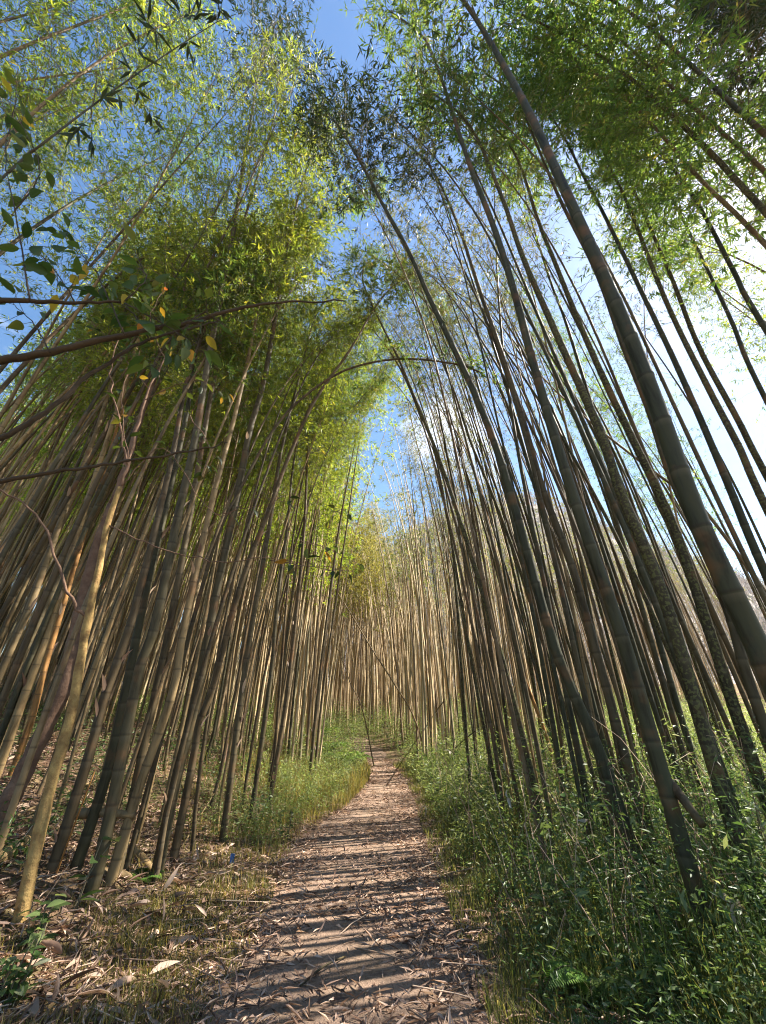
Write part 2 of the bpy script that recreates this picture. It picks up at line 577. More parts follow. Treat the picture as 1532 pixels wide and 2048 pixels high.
a = Acc()
nb = 7500
bx, by = rng.uniform(-50, 240, nb), rng.uniform(70, 185, nb)
bz = hill_z(bx, by)
ok = bz > 4
bx, by, bz = bx[ok], by[ok], bz[ok]
nb = len(bx)
B = np.stack([bx, by, bz - 0.3], -1)
hh = rng.uniform(5, 9, nb)
av = rng.random(nb)
leaves4(a, B, rdir(nb, 7), rdir(nb), hh, np.full(nb, 0.35), a=av, wide=0.05)
for q in range(9):
    f = rng.uniform(0.3, 0.9, nb)
    leaves4(a, B + np.stack([np.zeros(nb), np.zeros(nb), hh * f], -1), rdir(nb, 0.9), rdir(nb), hh * 0.42 * (1.25 - f), np.full(nb, 0.3), a=np.clip(av + rng.normal(0, .1, nb), 0, 1))
tag(a.obj('hill_wood', [M['barewood']]), 'pale brown leafless wood covering the far hill', 'wood', kind='stuff')


# ------------------------------------------------------------------ bamboo
def culm_mesh(cv, r0, sides=10, node=0.32, rtop=0.22):
    s, nodev = [0.0], [0.0]
    p, k = 0.12, 0
    while p < cv.L - 0.1:
        for q, v in ((-0.085, 0.0), (-0.020, -1.0), (-0.004, 1.0), (0.012, 0.5), (0.02, 0.0)):
            s.append(p + q)
            nodev.append(v)
        p += node * min(1.0, 0.6 + 0.06 * k)
        k += 1
    s.append(cv.L)
    nodev.append(0)
    s, nodev = np.array(s), np.array(nodev)
    R = r0 * (1 - (1 - rtop) * (s / cv.L) ** 1.4) * (1 + 0.065 * np.maximum(nodev, 0)) * (1 + 0.22 * np.exp(-s / 0.22))
    return cv.at(s), R, nodev


def build_culm(name, cv, r0, m, parent, sides=10, node=0.32, rtop=0.22, origin=None):
    a = Acc()
    P, R, nv = culm_mesh(cv, r0, sides, node, rtop)
    if origin is not None:
        P = P - origin
    add_tube(a, P, R, sides, 0, nv)
    return a.obj(name, [m], parent, attr='node')


def foliage(acc, cv, s0, nb, nt=6, nl=6, ll=0.15, lw=0.024, reach=1.3, droop=0.35, origin=None, hang=0.5, twigs=True, lm=0, tm=1):
    """Side branches from nodes beyond s0, twigs on them and fans of leaves on the twigs."""
    o = np.zeros(3) if origin is None else origin
    u = rng.random(nb) ** 0.8
    s = s0 + (cv.L - s0) * u
    P0 = cv.at(s) - o
    T = cv.tan(s)
    az = rng.uniform(0, 2 * np.pi, nb)
    H = np.stack([np.cos(az), np.sin(az), np.zeros(nb)], -1)
    bl = reach * (1.15 - 0.75 * u) * rng.uniform(0.6, 1.25, nb)
    D = unit(H + T * rng.uniform(0.5, 1.1, nb)[:, None])
    ns = 5
    f = np.linspace(0, 1, ns)
    BP = P0[:, None] + D[:, None] * (bl[:, None] * f)[..., None]
    BP[..., 2] -= droop * bl[:, None] * f ** 2
    # branch tubes, 3 sided
    if twigs:
        R = 0.005 * (1 - 0.7 * f)
        Uu = unit(np.cross(D, np.array([0.3, 0.2, 1.0])))
        Wv = np.cross(D, Uu)
        an = np.array([0, 2.094, 4.189])
        ring = Uu[:, None, :] * np.cos(an)[None, :, None] + Wv[:, None, :] * np.sin(an)[None, :, None]
        V = BP[:, :, None] + R[None, :, None, None] * ring[:, None]
        base = np.arange(nb)[:, None, None] * (ns * 3)
        ii, jj = np.meshgrid(np.arange(ns - 1), np.arange(3), indexing='ij')
        kk = (jj + 1) % 3
        Q = np.stack([ii * 3 + jj, ii * 3 + kk, (ii + 1) * 3 + kk, (ii + 1) * 3 + jj], -1).reshape(1, -1, 4)
        acc.add(V.reshape(-1, 3), [(base + Q).reshape(-1, 4)], tm, None)
    # twigs
    tf = rng.uniform(0.22, 1.0, (nb, nt))
    idx = tf * (ns - 1)
    i0 = np.minimum(idx.astype(int), ns - 2)
    fr = (idx - i0)[..., None]
    rows = np.arange(nb)[:, None]
    TP = BP[rows, i0] * (1 - fr) + BP[rows, i0 + 1] * fr
    td = unit(D[:, None] * 0.8 + rng.normal(0, 0.75, (nb, nt, 3)) + np.array([0, 0, -0.1]))
    tl = rng.uniform(0.12, 0.42, (nb, nt, 1)) * (0.5 + 0.5 * reach / 1.3)
    TE = TP + td * tl
    if twigs:
        A_, B_ = TP.reshape(-1, 3), TE.reshape(-1, 3)
        dd = unit(B_ - A_)
        sd = unit(np.cross(dd, np.array([0.1, 0.3, 1.0]))) * 0.0022
        V = np.stack([A_ - sd, A_ + sd, B_], 1).reshape(-1, 3)
        acc.add(V, [np.arange(len(V)).reshape(-1, 3)], tm, None)
    # leaves: fan at and before the end of the twig
    n = nb * nt * nl
    lf = rng.uniform(0.45, 1.0, (nb, nt, nl, 1))
    LB = (TP[:, :, None] * (1 - lf) + TE[:, :, None] * lf).reshape(-1, 3)
    ld = unit(td[:, :, None] * 0.7 + rng.normal(0, 0.55, (nb, nt, nl, 3)) + np.array([0, 0, -hang])).reshape(-1, 3)
    L = ll * rng.uniform(0.6, 1.25, n)
    W = lw * rng.uniform(0.75, 1.25, n)
    nn = rdir(n, 1.2)
    av = np.clip(np.repeat(rng.random(nb * nt), nl) * 0.55 + rng.random(n) * 0.45, 0, 1)
    leaves4(acc, LB, ld, nn, L, W, lm, av)



RG = 'tall bamboo right of the path'
LGp = 'tall bamboo left of the path'


def hero(pts, Y, r0, m, label, k=-0.03, ext=1.5, fol=None, leaf='leaf', node=0.34, sides=12, rtop=0.3, group=None, cat='bamboo', name='bamboo', extdir=None):
    """A culm that follows the photograph's outline in a plane of its own distance and stands on the terrain."""
    P = [on_plane(px, py, Y, k) for px, py in pts]
    d0 = unit(P[0] - P[1]) * 0.5 + np.array([0, 0, -0.5])
    low = P[0].copy()
    down = []
    while low[2] > ground_z(low[0], low[1]) - 0.12 and len(down) < 60:
        low = low + unit(d0) * 0.25
        down.append(low.copy())
    if down:
        P = [down[-1]] + P
    if ext > 0:
        d1 = unit(P[-1] - P[-2])
        bend = np.array([-np.sign(P[-1][0]) * 0.25, 0.0, -0.15]) if extdir is None else np.array(extdir)
        e1 = P[-1] + unit(d1 + bend * 0.5) * ext * 0.5
        e2 = e1 + unit(d1 + bend * 1.3) * ext * 0.5
        P = P + [e1, e2]
    cv = Curve(catmull(P, 8))
    root = empty(name, P[0])
    org = np.array(P[0])
    build_culm('culm', cv, r0, M[m], root, sides, node, rtop, org)
    if fol:
        a = Acc()
        s0 = cv.L * fol[0]
        foliage(a, cv, s0, fol[1], fol[2] if len(fol) > 2 else 6, 6, origin=org, reach=fol[3] if len(fol) > 3 else 1.2, ll=fol[4] if len(fol) > 4 else 0.15,
                lw=0.17 * (fol[4] if len(fol) > 4 else 0.15))
        if r0 > 0.03:
            foliage(a, cv, cv.L * 0.42, 22, 4, 2, origin=org, reach=0.75, ll=0.11, lw=0.018)
        a.obj('foliage', [M[leaf], M['twig']], root)
    if group == LGp and r0 > 0.03:
        ss = cv.L * rng.uniform(0.04, 0.35, 4)
        for q in ss:
            a = Acc()
            T = cv.tan(np.array([q]))
            out = unit(np.cross(T, rdir(1)))
            leaves10(a, cv.at(np.array([q])) - org + out * r0 * 0.9, unit(T + out * 0.35), out, rng.uniform(.12, .26, 1), rng.uniform(.035, .06, 1), 0, fold=-0.3, droop=-0.1)
            a.obj('sheath', [M['litter']], root)
    tag(root, label, cat, group)
    return root


# --- right of the path
hero([(1532, 1330), (1400, 1050), (1320, 830), (1250, 650), (1130, 380), (1040, 190), (940, 20)], 2.3, 0.062, 'green',
     'thickest smooth grey-green bamboo crossing the whole right side from edge to top', -0.07, 3.0, (0.72, 60, 6, 1.2), group=RG, node=0.42)
hero([(1309, 1498), (1243, 1270), (1166, 1050), (1111, 880), (1066, 725), (1026, 575), (986, 450), (936, 320), (866, 110)], 3.3, 0.053, 'green',
     'broad grey-green bamboo rising from shaded undergrowth, second thickest on the right', -0.05, 3.0, (0.68, 90, 6, 1.9, 0.16), group=RG, node=0.4)
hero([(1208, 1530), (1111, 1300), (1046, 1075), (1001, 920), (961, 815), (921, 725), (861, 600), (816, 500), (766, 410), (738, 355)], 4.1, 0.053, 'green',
     'dark bamboo sweeping over the path with its top in the dense leaf clump', -0.03, 4.0, (0.72, 125, 6, 1.8, 0.16), 'leaf_shaded', group=RG, node=0.38, extdir=(-0.15, 0, 0.25))
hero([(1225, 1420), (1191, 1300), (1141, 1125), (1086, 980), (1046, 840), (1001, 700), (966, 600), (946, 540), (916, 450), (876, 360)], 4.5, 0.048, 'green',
     'dark bamboo bending gently left between the two sweeping culms', -0.03, 2.6, (0.78, 60, 6, 1.6), 'leaf_shaded', group=RG)
hero([(1062, 1544), (1000, 1304), (931, 1075), (881, 925), (831, 800), (796, 715), (766, 655), (735, 590)], 5.8, 0.045, 'moss',
     'slender dark bamboo nearest the path on the right, leaning furthest into the gap', 0.0, 1.5, (0.86, 34, 5, 1.0), group=RG)
hero([(1400, 1440), (1361, 1300), (1311, 1150), (1246, 1000), (1206, 880), (1161, 775), (1116, 675), (1046, 515), (1006, 400), (956, 280)], 3.5, 0.052, 'moss',
     'mossy rough bamboo just left of the thickest smooth culm', -0.04, 2.4, (0.78, 60, 6, 1.2), group=RG)
hero([(1480, 1450), (1431, 1300), (1346, 1050), (1266, 880), (1211, 765), (1156, 640), (1116, 540), (1076, 440), (1040, 330)], 3.9, 0.050, 'moss',
     'blotched lichen-covered bamboo crossing behind the thickest smooth culm', -0.04, 2.4, (0.75, 70, 6, 1.2), group=RG)
hero([(1500, 1370), (1466, 1250), (1411, 1100), (1341, 950), (1296, 815), (1246, 690), (1191, 540), (1116, 390), (1046, 225)], 3.8, 0.043, 'green',
     'straight dark bamboo close beside the right flank of the thickest culm', -0.05, 2.4, (0.74, 70, 6, 1.2), group=RG)
hero([(1532, 1150), (1461, 980), (1406, 850), (1346, 715), (1291, 600), (1206, 425), (1171, 360), (1120, 260)], 4.0, 0.043, 'green',
     'dark bamboo with bare side twigs, first to the right of the thickest culm', -0.05, 2.4, (0.72, 80, 7, 1.25), group=RG)
hero([(1532, 1015), (1481, 900), (1411, 765), (1331, 600), (1256, 410), (1216, 325), (1181, 240)], 3.9, 0.041, 'moss',
     'brown mossy bamboo leaving the right edge at mid height', -0.05, 2.6, (0.7, 90, 7, 1.25), group=RG)
hero([(1532, 950), (1476, 840), (1396, 690), (1341, 550), (1276, 400), (1226, 280)], 4.4, 0.043, 'moss',
     'thick mossy bamboo at the right edge, patched with dark lichen', -0.05, 2.6, (0.52, 120, 7, 1.25), group=RG)
hero([(1532, 800), (1462, 640), (1396, 500), (1330, 370), (1266, 260)], 4.6, 0.038, 'green',
     'thin bluish-grey bamboo seen against the bright sky at the right edge', -0.06, 2.6, (0.52, 120, 7, 1.25), group=RG)
hero([(1532, 660), (1466, 540), (1391, 400), (1316, 300), (1250, 215)], 3.8, 0.041, 'green',
     'grey bamboo slanting under the dense canopy at upper right', -0.07, 2.6, (0.50, 125, 7, 1.25), group=RG)
hero([(1532, 490), (1416, 375), (1341, 290), (1266, 210), (1196, 150)], 3.2, 0.038, 'tan',
     'brown bamboo of the slanting pair high at the right edge', -0.08, 2.6, (0.50, 115, 7, 1.3), group=RG)
hero([(1532, 425), (1416, 300), (1316, 205), (1240, 140)], 2.9, 0.048, 'moss',
     'thick speckled bamboo slanting steeply high at the right edge', -0.08, 2.6, (0.50, 115, 7, 1.3), group=RG)
hero([(1532, 345), (1441, 262), (1316, 150), (1220, 60)], 2.8, 0.034, 'tan',
     'slim brown bamboo slanting highest at the right edge', -0.09, 2.4, (0.50, 100, 7, 1.3), group=RG)
hero([(1532, 270), (1450, 195), (1360, 110), (1280, 40)], 2.5, 0.043, 'green',
     'pale bamboo right below the black corner, washed by the sun', -0.09, 2.0, (0.6, 60, 7, 1.3), group=RG)
hero([(1760, 620), (1640, 380), (1560, 210), (1480, 70), (1420, -40)], 2.2, 0.03, 'green',  # added bamboo, darkens the corner with its shaded leaf colour
     'added dark bamboo top standing in for the black upper right corner', -0.03, 1.0, (0.55, 210, 8, 0.85, 0.15), 'leaf_shaded', group=RG)
hero([(1150, 1480), (1085, 1280), (1030, 1110), (985, 990), (940, 880), (900, 760), (845, 640), (800, 560)], 6.4, 0.036, 'moss',
     'thin brown bamboo between the sweeping culm and the slender path-side one', 0.0, 1.4, (0.85, 24, 5, 0.9), group=RG)
hero([(1340, 1360), (1240, 1000), (1180, 800), (1130, 640), (1100, 560), (1060, 430), (1036, 330)], 5.2, 0.036, 'green',
     'thin straight bamboo glimpsed behind the second thickest right culm', -0.02, 2.0, (0.75, 60, 6, 1.1), group=RG)
hero([(1095, 1480), (1040, 1330), (1013, 1215), (985, 1080), (962, 980)], 8.0, 0.034, 'orange',
     'orange dead bamboo standing among brown culms right of the path', 0.02, 3.5, None, group=RG)
hero([(1440, 1060), (1370, 990), (1290, 930), (1200, 860), (1120, 790), (1080, 750)], 5.4, 0.031, 'tan',
     'broken brown bamboo leaning diagonally across the upright right culms', 0.0, 1.2, None, group=RG)
hero([(1000, 1440), (965, 1200), (940, 1000), (915, 850), (890, 700), (872, 615)], 10.0, 0.039, 'green',
     'bamboo with one round leafy top above the sky gap', 0.0, 1.4, (0.78, 75, 7, 1.35), group=RG)
hero([(930, 1440), (905, 1250), (880, 1090), (852, 960), (825, 850), (810, 770), (800, 720)], 13.0, 0.039, 'tan',
     'far bamboo with yellow-green leaves hanging beside the white cloud', 0.0, 1.2, (0.72, 60, 7, 1.3), 'leaf_lit', group=RG)

# --- left of the path
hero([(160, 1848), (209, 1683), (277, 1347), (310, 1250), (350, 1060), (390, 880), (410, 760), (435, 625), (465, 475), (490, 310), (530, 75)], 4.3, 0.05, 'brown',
     'tallest dark bamboo on the left, tip reaching the open blue sky', -0.03, 2.0, (0.66, 80, 5, 2.8, 0.19), 'leaf_shaded', group=LGp)
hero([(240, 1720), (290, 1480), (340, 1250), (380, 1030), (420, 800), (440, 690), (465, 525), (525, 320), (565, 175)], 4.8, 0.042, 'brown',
     'thin dark bamboo crossing close behind the tallest left culm', -0.03, 1.8, (0.70, 62, 5, 2.6, 0.18), 'leaf_shaded', group=LGp)
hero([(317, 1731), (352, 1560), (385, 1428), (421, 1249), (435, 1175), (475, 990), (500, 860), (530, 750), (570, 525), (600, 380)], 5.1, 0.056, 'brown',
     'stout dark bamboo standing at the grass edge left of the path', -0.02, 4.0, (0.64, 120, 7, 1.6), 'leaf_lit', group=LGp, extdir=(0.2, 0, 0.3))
hero([(359, 1657), (388, 1510), (398, 1445), (424, 1380), (480, 1175), (540, 1015), (575, 920), (630, 800), (700, 700), (750, 615)], 5.6, 0.045, 'brown',
     'crooked dark bamboo kinked near its foot, bowing over the path', -0.01, 1.8, (0.8, 40, 6, 1.0), group=LGp)
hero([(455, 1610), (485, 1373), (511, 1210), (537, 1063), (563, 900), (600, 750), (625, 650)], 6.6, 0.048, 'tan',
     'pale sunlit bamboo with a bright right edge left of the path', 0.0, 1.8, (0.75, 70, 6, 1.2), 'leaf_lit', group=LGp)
hero([(507, 1600), (542, 1347), (555, 1200), (575, 1050), (588, 920)], 7.5, 0.042, 'brown',
     'dark upright bamboo rising from the tuft of weeds', 0.0, 3.0, (0.65, 70, 6, 1.2), 'leaf_lit', group=LGp)
hero([(545, 1570), (572, 1402), (596, 1194), (610, 1030), (615, 900), (622, 780)], 8.2, 0.045, 'brown',
     'near-vertical dark bamboo left of the narrow end of the path', 0.0, 1.6, (0.75, 80, 7, 1.2), 'leaf_lit', group=LGp)
hero([(622, 1530), (635, 1390), (655, 1226), (677, 1063), (707, 900), (722, 820)], 10.5, 0.04, 'brown',
     'left culm of the slim pair beside the narrow end of the path', 0.0, 1.4, (0.82, 40, 6, 1.1), group=LGp)
hero([(632, 1520), (645, 1390), (668, 1226), (692, 1063), (716, 900), (740, 790)], 10.9, 0.034, 'brown',
     'right culm of the slim pair beside the narrow end of the path', 0.0, 1.4, (0.82, 34, 6, 1.1), group=LGp)
hero([(228, 1737), (281, 1567), (346, 1383), (365, 1270), (395, 1130), (430, 980), (470, 830), (500, 700), (525, 580)], 4.7, 0.045, 'tan',
     'brown bamboo whose lit foot stands beside the lying tan culm', -0.01, 2.2, (0.72, 80, 7, 1.2), 'leaf_lit', group=LGp)
hero([(147, 1750), (209, 1564), (240, 1440), (270, 1290), (300, 1150), (340, 980), (375, 820), (395, 690)], 4.6, 0.048, 'brown',
     'thick dark bamboo rising behind the lying tan culm', -0.01, 3.0, (0.62, 100, 7, 1.2), 'leaf_lit', group=LGp)
hero([(105, 1740), (153, 1590), (183, 1494), (209, 1396), (235, 1324), (261, 1249), (300, 1100), (345, 910), (375, 760)], 4.4, 0.046, 'brown',
     'dark bamboo second in line after the yellow forked tree', -0.01, 3.0, (0.62, 100, 7, 1.2), group=LGp)
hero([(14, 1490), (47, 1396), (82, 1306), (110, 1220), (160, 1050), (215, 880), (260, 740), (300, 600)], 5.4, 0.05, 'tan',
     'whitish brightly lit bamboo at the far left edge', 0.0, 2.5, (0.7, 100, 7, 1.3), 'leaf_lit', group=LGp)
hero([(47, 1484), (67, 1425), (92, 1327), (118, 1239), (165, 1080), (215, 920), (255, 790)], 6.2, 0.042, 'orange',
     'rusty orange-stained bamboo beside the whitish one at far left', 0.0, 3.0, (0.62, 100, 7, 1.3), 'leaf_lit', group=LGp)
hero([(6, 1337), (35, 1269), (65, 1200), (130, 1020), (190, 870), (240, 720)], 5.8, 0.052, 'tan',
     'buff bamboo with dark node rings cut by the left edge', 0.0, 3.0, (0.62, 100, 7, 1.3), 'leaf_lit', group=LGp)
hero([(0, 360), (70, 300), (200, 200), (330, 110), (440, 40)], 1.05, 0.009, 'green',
     'thin dark bamboo tip with large leaves slanting across the top left', 0.0, 0.25, (0.45, 9, 2, 0.28, 0.16), 'leaf_shaded', group=LGp, rtop=0.3)
hero([(400, 1190), (440, 1060), (490, 960), (545, 862), (600, 800), (680, 745), (760, 722), (830, 718), (905, 727)], 5.0, 0.027, 'green',
     'thin bamboo arching right over the path below the blue gap', 0.0, 0.6, (0.75, 14, 4, 0.6), group=LGp, rtop=0.6, extdir=(0.3, 0, -0.5))
hero([(250, 800), (330, 690), (410, 615), (500, 530), (600, 465), (700, 395)], 5.6, 0.036, 'brown',
     'bent dark bamboo bowing diagonally across the left canopy', 0.0, 1.2, (0.68, 70, 7, 1.0), group=LGp, extdir=(0.4, 0, 0.1))
hero([(830, 1440), (790, 1370), (745, 1300), (700, 1225), (640, 1130)], 14.0, 0.03, 'tan',
     'dead straight bamboo fallen aslant across the end of the path', 0.0, 0.6, None, group='leaning dead bamboo')
hero([(725, 1420), (700, 1365), (690, 1335), (672, 1290)], 15.0, 0.022, 'tan',
     'short dead bamboo crossing the fallen one at the end of the path', 0.0, 0.6, None, group='leaning dead bamboo')

# --- the crowd: prototypes with their parts, then copies
PROT = []
kinds = [('tan', 'leaf_lit', 0.50, 100, 0.036, 13.5), ('brown', 'leaf', 0.54, 92, 0.038, 15.0), ('tan', 'leaf_lit', 0.47, 100, 0.032, 12.5),
         ('tan', 'leaf', 0.58, 86, 0.034, 14.5), ('brown', 'leaf_lit', 0.52, 96, 0.036, 14.0), ('tan', 'leaf_lit', 0.56, 86, 0.030, 13.0)]
for q, (cm, lm, f0, nbr, r0, H) in enumerate(kinds):
    z = np.linspace(0, 1, 24)
    A_ = 0.10 + 0.03 * q
    P = np.stack([A_ * H * z ** 2.6 + 0.05 * np.sin(z * 9 + q), 0.10 * np.sin(z * 6 + 2 * q) + 0.12 * z ** 2 * (q - 2.5), H * z * (1 - 0.08 * z ** 3)], -1)
    P[0] = (0, 0, -0.15)
    cv = Curve(P)
    ac = Acc()
    PP, R, nv = culm_mesh(cv, r0, 8, 0.34, 0.15)
    add_tube(ac, PP, R, 7, 0, nv)
    cme = ac.mesh('culm', [M[cm]], 'node')
    af = Acc()
    foliage(af, cv, cv.L * (f0 + 0.05), int(nbr * 0.74), 8, 6, reach=1.4, ll=0.12, lw=0.0175, hang=0.8, droop=0.5)
    fme = af.mesh('foliage', [M[lm], M['twig']])
    # thin-crowned version for the right-hand, sun-side stand
    at_ = Acc()
    foliage(at_, cv, cv.L * 0.66, 22, 5, 4, reach=1.0, ll=0.12, lw=0.019)
    tme = at_.mesh('foliage', [M['leaf_dry'], M['twig']])
    ad_ = Acc()
    PP, R, nv = culm_mesh(cv, r0 * 1.0, 7, 0.36, 0.2)
    add_tube(ad_, PP, R, 7, 0, nv)
    dme = ad_.mesh('culm', [M[('moss', 'green', 'brown')[q % 3]]], 'node')
    ae_ = Acc()
    foliage(ae_, cv, cv.L * 0.42, 42, 6, 5, reach=1.2, ll=0.13, lw=0.02)
    eme = ae_.mesh('foliage', [M['leaf'], M['twig']])
    PROT.append((cme, fme, tme, dme, eme))


def crowd(x, y, facing, scale, q, sparse, label, group, tilt, slim=1.0, dark=False):
    o = empty('bamboo', (x, y, float(ground_z(x, y)) - 0.02), facing)
    o.rotation_euler = (tilt[0], tilt[1], facing)
    o.scale = (scale * slim, scale * slim, scale)
    c, f, t_, dk, em = PROT[q]
    link('culm', dk if dark else c, o)
    link('foliage', em if sparse == 2 else (t_ if sparse else f), o)
    tag(o, label, 'bamboo', group)
    return o


def poisson(n, xr, yr, dmin, ok):
    pts = []
    tries = 0
    while len(pts) < n and tries < 60000:
        tries += 1
        p = np.array([rng.uniform(*xr), rng.uniform(*yr)])
        if not ok(p):
            continue
        if pts and np.min(np.linalg.norm(np.array(pts) - p, axis=1)) < dmin:
            continue
        pts.append(p)
    return np.array(pts)


lp = poisson(140, (-11, -1.6), (4.0, 13.5), 0.36, lambda p: p[0] < xc(p[1]) - hw(p[1]) - 0.9 and abs(p[0]) < p[1] * 1.2 + 1.4 and p[0] < -0.20 * p[1] + 0.3)
for x, y in lp:
    far = math.hypot(x, y) > 10
    crowd(x, y, rng.normal(0.0, 0.7), rng.uniform(0.78, 0.95) if (x > -0.75 * y and y < 10) else rng.uniform(0.95, 1.25), int(rng.integers(0, 6)), False,
          'one of the many slim bamboo crowding the background of the left stand' if far else 'sunlit slim bamboo standing between the dark foreground culms on the left',
          'bamboo in the back of the left stand' if far else 'bamboo in the middle of the left stand', rng.normal(0, 0.025, 2), 0.88)
rp = poisson(80, (1.5, 5.0), (4.2, 14.5), 0.30, lambda p: p[0] > xc(p[1]) + hw(p[1]) + 1.0 and p[0] < p[1] * 1.05 + 0.6)
for x, y in rp:
    far = math.hypot(x, y) > 9.5
    crowd(x, y, math.pi + rng.normal(0.0, 0.7), rng.uniform(0.72, 1.05), int(rng.integers(0, 6)), True,
          'one of the many thin brown bamboo far behind the right-hand culms' if far else 'thin brown bamboo standing between the thick dark culms on the right',
          'bamboo in the back of the right stand' if far else 'bamboo in the middle of the right stand', rng.normal(0, 0.03, 2), 0.72, rng.random() < 0.4)

def thicket_culm_material():
    m, t, out = mat('far_culm')
    at = N(t, 'ShaderNodeAttribute', attribute_name='v')
    col = ramp(t, at.outputs['Fac'], [(0.0, (0.10, 0.065, 0.035)), (0.3, (0.34, 0.235, 0.12)), (0.75, (0.54, 0.41, 0.24)), (1.0, (0.20, 0.17, 0.09))])
    b = N(t, 'ShaderNodeBsdfPrincipled')
    b.inputs['Roughness'].default_value = 0.6
    t.links.new(col, b.inputs['Base Color'])
    t.links.new(b.outputs['BSDF'], out.inputs['Surface'])
    return m



npts = poisson(46, (1.5, 4.6), (3.0, 9.0), 0.28, lambda p: p[0] > xc(p[1]) + hw(p[1]) + 0.55 and p[0] < p[1] * 0.98 + 0.3)
for x, y in npts:
    crowd(x, y, math.pi + rng.normal(0.0, 0.5), rng.uniform(0.9, 1.15), int(rng.integers(0, 6)), True,
          'slim dark olive bamboo packed among the thick culms at near right', 'slim dark bamboo of the near right stand', rng.normal(0, 0.035, 2), 0.85, True)
npts = poisson(18, (4.6, 12.0), (5.0, 13.0), 0.45, lambda p: 0.72 < p[0] / p[1] < 1.02)
for x, y in npts:
    crowd(x, y, math.pi + rng.normal(0.0, 0.6), rng.uniform(0.85, 1.1), int(rng.integers(0, 6)), 2,
          'leafy bamboo filling the bright gap at the far right edge', 'leafy bamboo at the far right edge', rng.normal(0, 0.03, 2), 0.85, rng.random() < 0.6)
npts = poisson(14, (-10.5, -6.2), (1.5, 6.0), 0.8, lambda p: True)
for x, y in npts:
    crowd(x, y, rng.normal(0.0, 0.5), rng.uniform(1.05, 1.25), int(rng.integers(0, 6)), False,
          'bamboo whose high leaves fill the top left corner', 'bamboo beside the viewer on the left', rng.normal(0, 0.02, 2))
npts = poisson(7, (8.5, 12.0), (3.6, 5.8), 0.7, lambda p: True)
for x, y in npts:
    crowd(x, y, math.pi + rng.normal(0.0, 0.5), rng.uniform(0.95, 1.15), int(rng.integers(0, 6)), False,
          'bamboo outside the right edge that shades the near path', 'bamboo beside the viewer on the right', rng.normal(0, 0.02, 2))

# the far thicket that closes the view: one mass
a = Acc()
tn = 4000
tx, ty = [], []
while len(tx) < tn:
    x, y = rng.uniform(-38, 32), rng.uniform(4, 48)
    if abs(x - xc(y)) < 1.1 and y < 22:
        continue
    if x > 0 and (math.hypot(x, y) < 13 or x > (0.42 * y if y < 20 else 0.95 * y)):
        continue
    if x <= 0 and (math.hypot(x, y) < 12 or -x > 1.35 * y or (x > -0.14 * y and y < 20)):
        continue
    if x > 3 and rng.random() < 0.6:
        continue
    tx.append(x)
    ty.append(y)
for x, y in zip(tx, ty):
    H = rng.uniform(9.5, 14.5) if x > -4 else rng.uniform(12, 17)
    z = np.linspace(0, 1, 8)
    lean = rng.normal(0, 0.04)
    b = -np.sign(x + 1) * rng.uniform(0.0, 0.13)
    P = np.stack([x + lean * H * z + b * H * z ** 2.5, y + rng.normal(0, 0.03) * H * z, ground_z(x, y) - 0.1 + H * z], -1)
    add_tube(a, P, rng.uniform(0.028, 0.055) * (1 - 0.8 * z), 4, 2, float(rng.random()), caps=False)
    cv = Curve(P)
    if x > 0.5:
        foliage(a, cv, cv.L * 0.6, 8, 3, 4, ll=0.2, lw=0.03, reach=0.8, twigs=True, lm=3)
    else:
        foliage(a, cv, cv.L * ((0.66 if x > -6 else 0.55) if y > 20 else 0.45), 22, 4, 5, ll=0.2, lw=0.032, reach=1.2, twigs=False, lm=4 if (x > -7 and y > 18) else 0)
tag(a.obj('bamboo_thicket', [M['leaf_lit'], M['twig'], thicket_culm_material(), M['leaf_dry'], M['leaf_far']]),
    'far thicket of straight tan bamboo closing the end of the path', 'bamboo thicket', kind='stuff')

# ------------------------------------------------------------------ forked tree, reddish tree, overhanging branches at the left
def branch_leaves(acc, P, n, size, m=0, spread=0.10, hang=0.5):
    cv = Curve(P)
    s = cv.L * (0.12 + 0.88 * rng.random(n))
    B = cv.at(s)
    side = rdir(n, 0.0)
    st = B + side * spread * rng.uniform(0.2, 1.0, n)[:, None]
    D = unit(side * 0.9 + cv.tan(s) * 0.5 + np.array([0, 0, -hang]))
    leaves10(acc, st, D, rdir(n, 1.6), size * rng.uniform(0.6, 1.2, n), size * 0.5 * rng.uniform(0.8, 1.15, n), m)
    for q in range(n):
        add_tube(acc, np.stack([B[q], st[q] + D[q] * size * 0.05]), [0.0016, 0.001], 3, 1, caps=False)


def px_curve(pts, Y, k=0.0, n=6):
    P = catmull([on_plane(p[0], p[1], p[2] if len(p) > 2 else Y, k) for p in pts], n)
    P[1:-1] += rng.normal(0, (0.006 if len(pts) < 8 else 0.0015) * Y / 2.5, (len(P) - 2, 3))
    return P


def to_ground(P):
    P = list(P)
    d = unit(P[0] - P[1]) * 0.6 + np.array([0, 0, -0.4])
    while P[0][2] > ground_z(P[0][0], P[0][1]) - 0.1:
        P.insert(0, P[0] + d * 0.15)
    return np.array(P)


